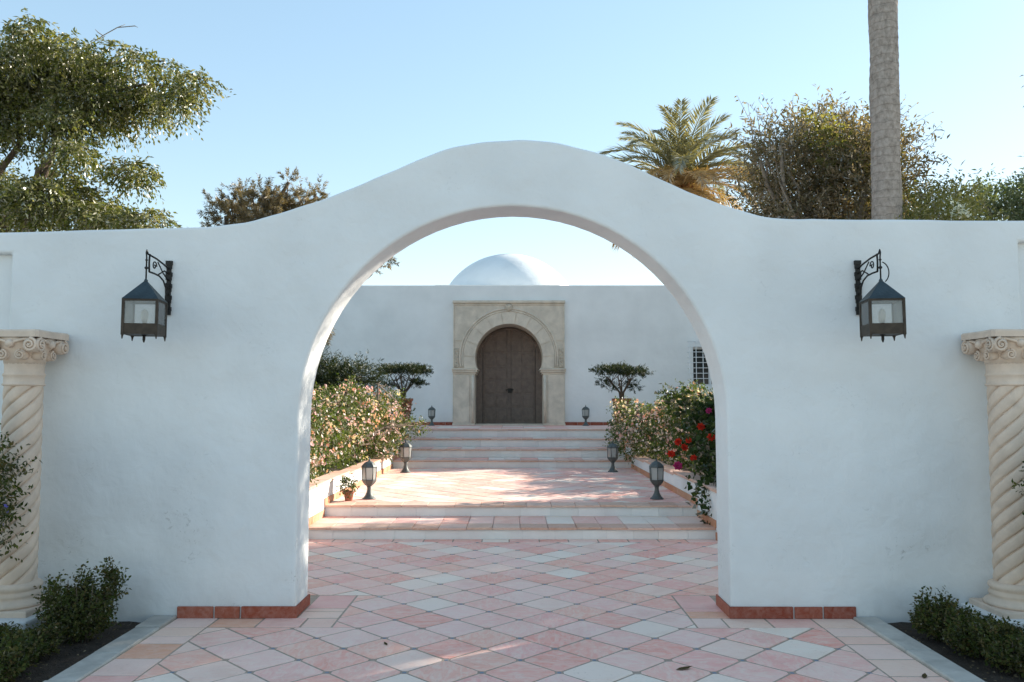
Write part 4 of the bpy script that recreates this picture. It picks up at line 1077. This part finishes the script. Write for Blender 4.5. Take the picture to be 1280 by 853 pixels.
for i, (x, y, h, r, lb) in enumerate([
    (-2.87, 5.42, 0.40, 0.20, 'tallest box shrub in the left bed, nearest the wall'),
    (-3.02, 5.00, 0.15, 0.20, 'low box shrub before the left column pedestal'),
    (-3.25, 5.08, 0.14, 0.17, 'low box shrub at the left edge under the column'),
    (-2.95, 4.66, 0.17, 0.20, 'low box shrub in left bed at the bottom picture edge beside the kerb'),
    (-3.22, 4.72, 0.18, 0.18, 'leafy box shrub in the bottom left corner'),
    (2.86, 5.48, 0.22, 0.19, 'box shrub in the right bed nearest the wall'),
    (2.92, 5.16, 0.17, 0.19, 'box shrub between wall shrub and kerb corner in right bed'),
    (3.14, 5.18, 0.14, 0.17, 'box shrub just before the right column pedestal'),
    (2.98, 4.84, 0.19, 0.20, 'box shrub halfway along the right kerb'),
    (3.25, 4.90, 0.17, 0.19, 'box shrub at the right picture edge below the column'),
    (3.14, 4.55, 0.19, 0.20, 'box shrub in the bottom right corner')]):
    box_shrub(x, y, h, r, lb, i)
def plumbago(x, y, z, r, label):
    t = thing('plumbago_bush', label, 'shrub', (x, y, -0.04))
    cl = [(0, 0, z, r, r, 0.34), (0.05, -0.05, z - 0.25, r * 0.8, r * 0.8, 0.3), (-0.1, 0, z + 0.2, r * 0.6, r * 0.6, 0.25)]
    branches(t, cl, (-0.25 if x < 0 else 0.25, 0, 0), M['palebark'], 0.025, 'stems', 0.5)
    foliage(cl, 1100, 8, 0.034, 0.016, M['box'], 'leaves', 0.15, 0.1, parent=t, outer=0.4, up=0.2)
    blossoms(cl, 50, 0.035, M['petal_blue'], 'flowers', t, 5, 1.0)
    return t
plumbago(-3.46, 4.95, 1.08, 0.33, 'leafy bush with a few blue flowers in front of the left column')
plumbago(3.63, 4.95, 0.98, 0.33, 'leafy bush with purple flowers in front of the right column')

# =================================================================== TREES
def blob(lst, Y, s, dY=0.8, depth=0.9):
    """clusters from sketch circles (px, py, rx, ry) at about the distance Y"""
    out = []
    for i, (x, y, rx, ry) in enumerate(lst):
        yy_ = Y + dY * math.sin(i * 2.4)
        p = at(x, y, yy_); k = yy_ / F
        out.append((p.x, p.y, p.z, rx * k * s, max(rx, ry) * k * depth, ry * k * s))
    return out
fi = thing('ficus_tree', 'large green ficus tree leaning over the wall at upper left', 'tree', (-6.0, 9.6, -0.1))
big = [(10, 100, 70, 58), (75, 92, 48, 44), (50, 62, 52, 28), (130, 105, 40, 34), (100, 128, 38, 30), (178, 82, 36, 14), (215, 92, 26, 16), (240, 104, 12, 10), (200, 118, 28, 16), (165, 125, 30, 24), (228, 125, 14, 10), (140, 148, 30, 14), (70, 160, 40, 26), (10, 165, 40, 30), (105, 180, 22, 14), (80, 192, 22, 14), (140, 210, 24, 7), (166, 214, 12, 5), (-5, 250, 46, 34), (85, 222, 22, 16), (60, 250, 40, 24), (110, 252, 34, 18), (140, 268, 30, 12), (185, 277, 22, 5), (40, 272, 50, 16), (100, 280, 60, 12), (-70, 120, 90, 80), (-70, 240, 80, 60)]
cl = local(fi, blob(big, 9.2, 0.9, 0.5, 0.8))
pads = []
for c in cl:
    k = max(2, int(26 * c[3] * c[5] / 0.3))
    for q in range(k):
        u = unit(1)[0]; u[2] = u[2] * 0.9 + 0.1
        r = 0.55 + 0.5 * rng.random(); s_ = 0.10 + 0.10 * rng.random()
        pads.append((c[0] + u[0] * c[3] * r, c[1] + u[1] * c[4] * r, c[2] + u[2] * c[5] * r, s_ * 1.5, s_ * 1.3, s_ * 0.62))
branches(fi, [cl[i] for i in (0, 4, 12, 20, 26, 27)], (0, 0, 0), M['bark'], 0.11, 'trunk', 0.62, 1)
mb = MB(); limb(mb, at(60, 95, 9.6) - fi.location, at(205, 76, 9.2) - fi.location, 0.03, 0.008, 0.04); limb(mb, at(70, 120, 9.5) - fi.location, at(225, 112, 9.2) - fi.location, 0.028, 0.006, 0.04); limb(mb, at(50, 245, 9.5) - fi.location, at(165, 274, 9.2) - fi.location, 0.02, 0.006, 0.04); mb.build('limbs', M['bark'], fi)['kind'] = 'stuff'
foliage(pads, 11500, 9, 0.055, 0.024, M['ficus'], 'crown', 0.17, 0.75, parent=fi, outer=0.2, hang=0.55, spread=0.7)
tw = MB()
for pts in ([(96, 70), (112, 55), (128, 44), (146, 34), (156, 30)], [(128, 44), (122, 40), (118, 36)], [(146, 34), (168, 32), (172, 34)]):
    tw.tube([at(x, y, 9.0) - fi.location for x, y in pts], [0.0055] * (len(pts) - 1) + [0.002], 5)
tw.build('bare_twig', M['palebark'], fi)

cn = thing('brown_conifer', 'brownish conifer with feathery shoots rising behind the wall left of arch', 'conifer', (-4.4, 13.2, -0.1))
cl = local(cn, blob([(282, 270, 24, 9), (298, 254, 24, 6), (330, 244, 24, 8), (322, 262, 34, 8), (352, 258, 26, 9), (376, 252, 22, 9), (396, 246, 14, 6), (361, 228, 6, 8), (270, 247, 14, 3), (300, 240, 12, 3), (340, 275, 40, 9), (310, 300, 60, 22), (380, 300, 50, 26), (330, 345, 70, 30), (440, 330, 34, 10), (476, 327, 16, 4), (300, 400, 60, 40), (388, 418, 24, 8)], 13.0, 0.9, 0.35, 0.8))
branches(cn, cl, (0, 0, 0), M['bark'], 0.14, 'trunk', 0.5, 1)
needles(cl, 2300, 64, 0.060, 0.010, M['conifer'], 'crown', 0.20, 0.12, cn, 0.1, 0.85, 0.15)

ol = thing('tall_shrub', 'tall olive brown leafy shrub behind the wall, left of the palm trunk', 'shrub', (5.0, 12.2, -0.1))
sk = [(985, 215, 48, 45), (1040, 200, 52, 44), (1090, 215, 48, 46), (960, 250, 36, 28), (1010, 250, 55, 30), (1075, 250, 55, 30), (1108, 240, 20, 26), (975, 182, 26, 18), (1030, 165, 30, 18), (1075, 180, 30, 22), (1108, 195, 14, 16), (1000, 155, 12, 10), (950, 200, 14, 12), (1000, 320, 90, 60), (1090, 320, 80, 60), (1000, 420, 80, 60), (1100, 420, 80, 60)]
cl = local(ol, blob(sk, 12.2, 0.92, 1.0, 1.05))
branches(ol, cl, (0, 0, 0), M['palebark'], 0.13, 'trunk', 0.35, 2)
foliage(cl, 6600, 9, 0.095, 0.026, M['olive'], 'crown', 0.50, 0.2, parent=ol, outer=0.25, up=0.30, spread=0.75)
cl2 = local(ol, blob([(1020, 160, 16, 14), (1085, 200, 22, 26), (1035, 178, 14, 12), (1050, 215, 22, 20), (1110, 250, 20, 20)], 11.4, 1.0, 0.2, 0.8))
foliage(cl2, 330, 8, 0.085, 0.034, M['yellowgreen'], 'new_growth', 0.26, 0.1, parent=ol, outer=0.3, up=0.3)
tw = MB(); tl = []
for k in range(110):                                        # loose shoots standing out of the top
    px0 = 935 + 195 * rng.random(); p0 = at(px0, 180 + 30 * rng.random() + abs(px0 - 1020) * 0.25, 12.2 + 0.8 * rng.normal() * 0.4); L_ = 0.4 + 0.75 * rng.random()
    d_ = Vector((rng.normal() * 0.5 + (px0 - 1010) * 0.004, rng.normal() * 0.3, 1)).normalized(); p1 = p0 + d_ * L_ * 0.6 + Vector((rng.normal() * 0.03, 0, 0)); p2 = p0 + d_ * L_ + Vector((d_.x * 0.12, 0, -0.03))
    tw.tube([p0 - ol.location, p1 - ol.location, p2 - ol.location], [0.007, 0.005, 0.002], 4)
    for q in np.linspace(0.25, 1, 12):
        b = (p0.lerp(p1, q * 1.6) if q < 0.6 else p1.lerp(p2, (q - 0.6) / 0.4)) - ol.location; tl.append((b.x, b.y, b.z))
tw.build('shoots', M['palebark'], ol)
tl = np.array(tl); n = len(tl)
link('shoot_leaves', leaf_mesh('shoot_leaves', tl, unit(n) + np.array([0, 0, 0.4]), unit(n), 0.08 * (0.6 + 0.7 * rng.random(n)), np.full(n, 0.024), rng.random(n), M['olive']), ol)

for lb, base, sk, Y, mat, lf, nt_ in (
    ('loose yellow green tree just right of the tall palm trunk', (5.6, 10.2, -0.1), [(1150, 262, 26, 16), (1185, 255, 30, 20), (1170, 300, 60, 40), (1150, 240, 8, 12), (1205, 264, 22, 14), (1180, 380, 80, 70), (1150, 480, 80, 60)], 10.2, 'yellowgreen', 0.06, 3200),
    ('pale feathery tree at the right picture edge above the wall', (8.6, 12.6, -0.1), [(1225, 250, 26, 18), (1255, 250, 30, 22), (1290, 250, 30, 26), (1240, 290, 60, 40), (1330, 250, 60, 50), (1280, 370, 80, 60)], 12.4, 'bluegreen', 0.075, 2600),
    ('olive brown tree added mostly out of view at right to shade the archway', (10.2, 12.6, -0.1), [(1400, 120, 80, 90), (1480, 40, 110, 90), (1570, 130, 120, 110), (1430, 270, 90, 80), (1560, 300, 130, 100), (1400, 0, 70, 70), (1500, -90, 90, 70)], 12.4, 'olive', 0.10, 6000)):  # last tree is added beyond the frame to shade arch and front floor
    t = thing('garden_tree', lb, 'tree', base, 0, 'trees behind the wall on the right')
    cl = local(t, blob(sk, Y, 0.92, 0.6, 1.0))
    branches(t, cl, (0, 0, 0), M['palebark'], 0.10, 'trunk', 0.45, 2)
    foliage(cl, nt_, 8, lf, lf * 0.42, M[mat], 'crown', 0.28, 0.15, parent=t, outer=0.35, up=0.15)
yu = thing('white_flower_head', 'small white flower head just above the wall near the right edge', 'flower', at(1200, 302, 9.2))
mb = MB(); mb.tube([(0, 0, -3.6), (0.03, 0, -1.5), (0, 0, 0.28)], [0.02, 0.015, 0.008], 6); mb.build('stalk', M['bark'], yu)
blossoms([(0, 0, 0.34, 0.075, 0.075, 0.05)], 160, 0.045, M['petal_white'], 'flowers', yu, 5, 0.5)

# ---- palms
def frond_mesh(name, L, e0, bend, mat, nl=58, ll=0.42, tone=(0, 1), vee=0.35, sag=0.15):
    n = 30; pts = [np.zeros(3)]; tang = []
    for i in range(n):
        t = i / n; e = e0 - bend * t ** 1.25
        d = np.array([math.cos(e), 0.06 * math.sin(t * 3), math.sin(e)]); tang.append(d); pts.append(pts[-1] + d * L / n)
    pts = np.array(pts); tang.append(tang[-1]); tang = norm(np.array(tang))
    P = []; D = []; NR = []; LL = []
    for sd in (-1, 1):
        for k in range(nl):
            t = 0.14 + 0.86 * (k + rng.random() * 0.5) / nl
            i = min(n - 1, int(t * n)); f = t * n - i
            p = pts[i] * (1 - f) + pts[i + 1] * f; d = tang[i]
            side = np.array([0, 1, 0]) * sd; up = np.cross(d, np.array([0, 1, 0])); up = up if up[2] > 0 else -up
            v = side * (0.85 - 0.45 * t) + d * (0.45 + 0.5 * t) + up * vee * (1 - 0.5 * t) + rng.normal(size=3) * 0.10 + np.array([0, 0, -sag])
            P.append(p); D.append(v); NR.append(up + rng.normal(size=3) * 0.3)
            LL.append(ll * (0.55 + 0.9 * math.sin(math.pi * min(0.95, max(0.1, t * 0.9)))) * (0.85 + 0.3 * rng.random()))
    LL = np.array(LL); n2 = len(LL)
    d = norm(np.array(D)); s = norm(np.cross(d, np.array(NR))); P = np.array(P)
    W = 0.042
    v = np.stack([P - s * W * 0.3, P + d * LL[:, None] * 0.4 - s * W * 0.5, P + d * LL[:, None] + np.array([0, 0, -0.04]), P + d * LL[:, None] * 0.4 + s * W * 0.5], 1)
    # rachis as crossed strips
    rv = []
    for i in range(n):
        for ax in (np.array([0, 1, 0]), np.cross(tang[i], np.array([0, 1, 0]))):
            w0 = 0.045 * (1 - i / n) + 0.006; w1 = 0.045 * (1 - (i + 1) / n) + 0.006
            rv.append([pts[i] - ax * w0, pts[i + 1] - ax * w1, pts[i + 1] + ax * w1, pts[i] + ax * w0])
    rv = np.array(rv)
    tn = np.concatenate([tone[0] + (tone[1] - tone[0]) * rng.random(n2), np.full(len(rv), tone[1])])
    return quads(name, np.concatenate([v, rv]), tn, mat)
def palm(root, top, spec, scale=1.0):
    for me, cnt, tilt0, tilt1 in spec:
        for k in range(cnt):
            o = link('frond', me, root, top, None)
            o.rotation_mode = 'ZYX'
            o.rotation_euler = (rng.normal() * 0.12, -(tilt0 + (tilt1 - tilt0) * rng.random()), 2 * math.pi * (k + 0.6 * rng.random()) / cnt)
            s_ = scale * (0.85 + 0.25 * rng.random()); o.scale = (s_, s_, s_)
FA = frond_mesh('frond_upright', 3.6, R(78), R(70), M['palmgreen'], 80, 0.45)
FB = frond_mesh('frond_arching', 3.7, R(52), R(95), M['palmgreen'], 80, 0.45)
FC = frond_mesh('frond_side', 3.5, R(24), R(75), M['palmbrown'], 80, 0.45)
FD = frond_mesh('frond_hanging', 3.3, R(-12), R(60), M['palmbrown'], 80, 0.45)
pc = at(851, 238, 34.0)
pm = thing('date_palm', 'date palm with golden fronds rising behind the arch, right of centre', 'palm', (pc.x, pc.y, -0.1))
tp = Vector((0, 0, pc.z + 0.1))
mb = MB(); mb.lathe([(0.34, 0), (0.30, 1.0), (0.28, tp.z - 1.0), (0.36, tp.z - 0.5), (0.30, tp.z)], n=18); mb.build('trunk', M['palmtrunk'], pm)
mb = MB()
for k in range(46):                                        # cut leaf bases
    a = k * 2.4; z = tp.z - 1.1 + k * 0.03; r = 0.26
    p0 = Vector((math.cos(a) * r, math.sin(a) * r, z)); mb.tube([p0, p0 + Vector((math.cos(a) * 0.28, math.sin(a) * 0.28, 0.45))], [0.09, 0.05], 5)
mb.build('leaf_bases', M['palmbase'], pm)
palm(pm, tp, [(FA, 13, -0.08, 0.12), (FB, 20, -0.15, 0.15), (FC, 22, -0.15, 0.2), (FD, 20, -0.3, 0.15)], 1.12)

tb = at(1108, 272, 9.6); tt = at(1103, 0, 9.6); dirv = (tt - tb) / (tt.z - tb.z)
base = tb + dirv * (-0.1 - tb.z)
tpalm = thing('tall_palm', 'tall bare grey palm trunk rising out of the top of the picture', 'palm', base)
H_ = 9.4; vs = []; fs = []; n = 28; m_ = 260
for i in range(m_ + 1):
    f = i / m_; z = H_ * f; rr = 0.164 + 0.008 * (1 - f) + 0.05 * max(0, 1 - f * 8) + 0.004 * math.sin(z * 5) 
    ring = 0.009 * (abs(math.sin(z * 26 + 0.6 * math.sin(z * 3))) ** 0.4)
    for k in range(n):
        a = 2 * math.pi * k / n
        r = rr - 0.008 + ring + 0.004 * math.sin(a * 5 + z * 7) + rng.normal() * 0.0015
        vs.append((dirv.x * z + r * math.cos(a), dirv.y * z + r * math.sin(a), z))
for i in range(m_):
    for k in range(n):
        j = (k + 1) % n; fs.append((i * n + k, i * n + j, (i + 1) * n + j, (i + 1) * n + k))
mb = MB(); mb.add(vs, fs, True); mb.build('trunk', M['palmtrunk'], tpalm)
FE = frond_mesh('frond_high', 2.2, R(35), R(95), M['palmgreen'], 44, 0.5)
palm(tpalm, dirv * H_, [(FE, 22, -0.5, 0.5)], 1.0)

# =================================================================== FALLEN LEAVES
for px, py, s_, rz, lb in ((855, 836, 0.055, 0.3, 'brown fallen leaf on the pink tiles right of centre'), (1155, 845, 0.04, 1.0, 'small dry leaf on the paving beside the right kerb'), (482, 805, 0.03, 2.0, 'tiny dark dry leaf on the tiles left of centre')):
    c, s = math.cos(PITCH), math.sin(PITCH); u = (px - CX) / F; v = -(py - CY) / F; r_ = Vector((u, c - v * s, s + v * c)); t_ = (0.004 - EYE) / r_.z
    q = Vector((0, 0, EYE)) + r_ * t_
    mb = MB(); pr = [(-1, 0, 0), (-0.4, 0.34, 0.12), (0.3, 0.36, 0.2), (1, 0.05, 0.35), (0.3, -0.3, 0.16), (-0.4, -0.3, 0.1), (0, 0.02, 0.02)]
    mb.add([(x * s_, y * s_, z * s_ * 0.6) for x, y, z in pr], [(0, 6, 1), (1, 6, 2), (2, 6, 3), (3, 6, 4), (4, 6, 5), (5, 6, 0)])
    tag(mb.build('fallen_leaf', M['deadleaf'], None, (q.x, q.y, 0.003), (0, 0, rz)), lb, 'leaf', 'fallen leaves on the paving')

for sx in (-1, 1):
    n = 420
    ps = np.stack([sx * (2.60 + 1.2 * rng.random(n)), 4.2 + 1.6 * rng.random(n), np.full(n, -0.026) + 0.014 * rng.random(n)], 1)
    dd = unit(n); dd[:, 2] *= 0.25
    me = leaf_mesh('leaf_litter', ps, dd, norm(unit(n) * 0.4 + np.array([0, 0, 1.0])), 0.012 + 0.022 * rng.random(n), 0.006 + 0.008 * rng.random(n), rng.random(n), M['litter'], 0.2)
    tag(link('leaf_litter', me), 'scattered dry leaf litter on the soil of the %s bed' % ('left' if sx < 0 else 'right'), 'leaf litter', None, 'stuff')
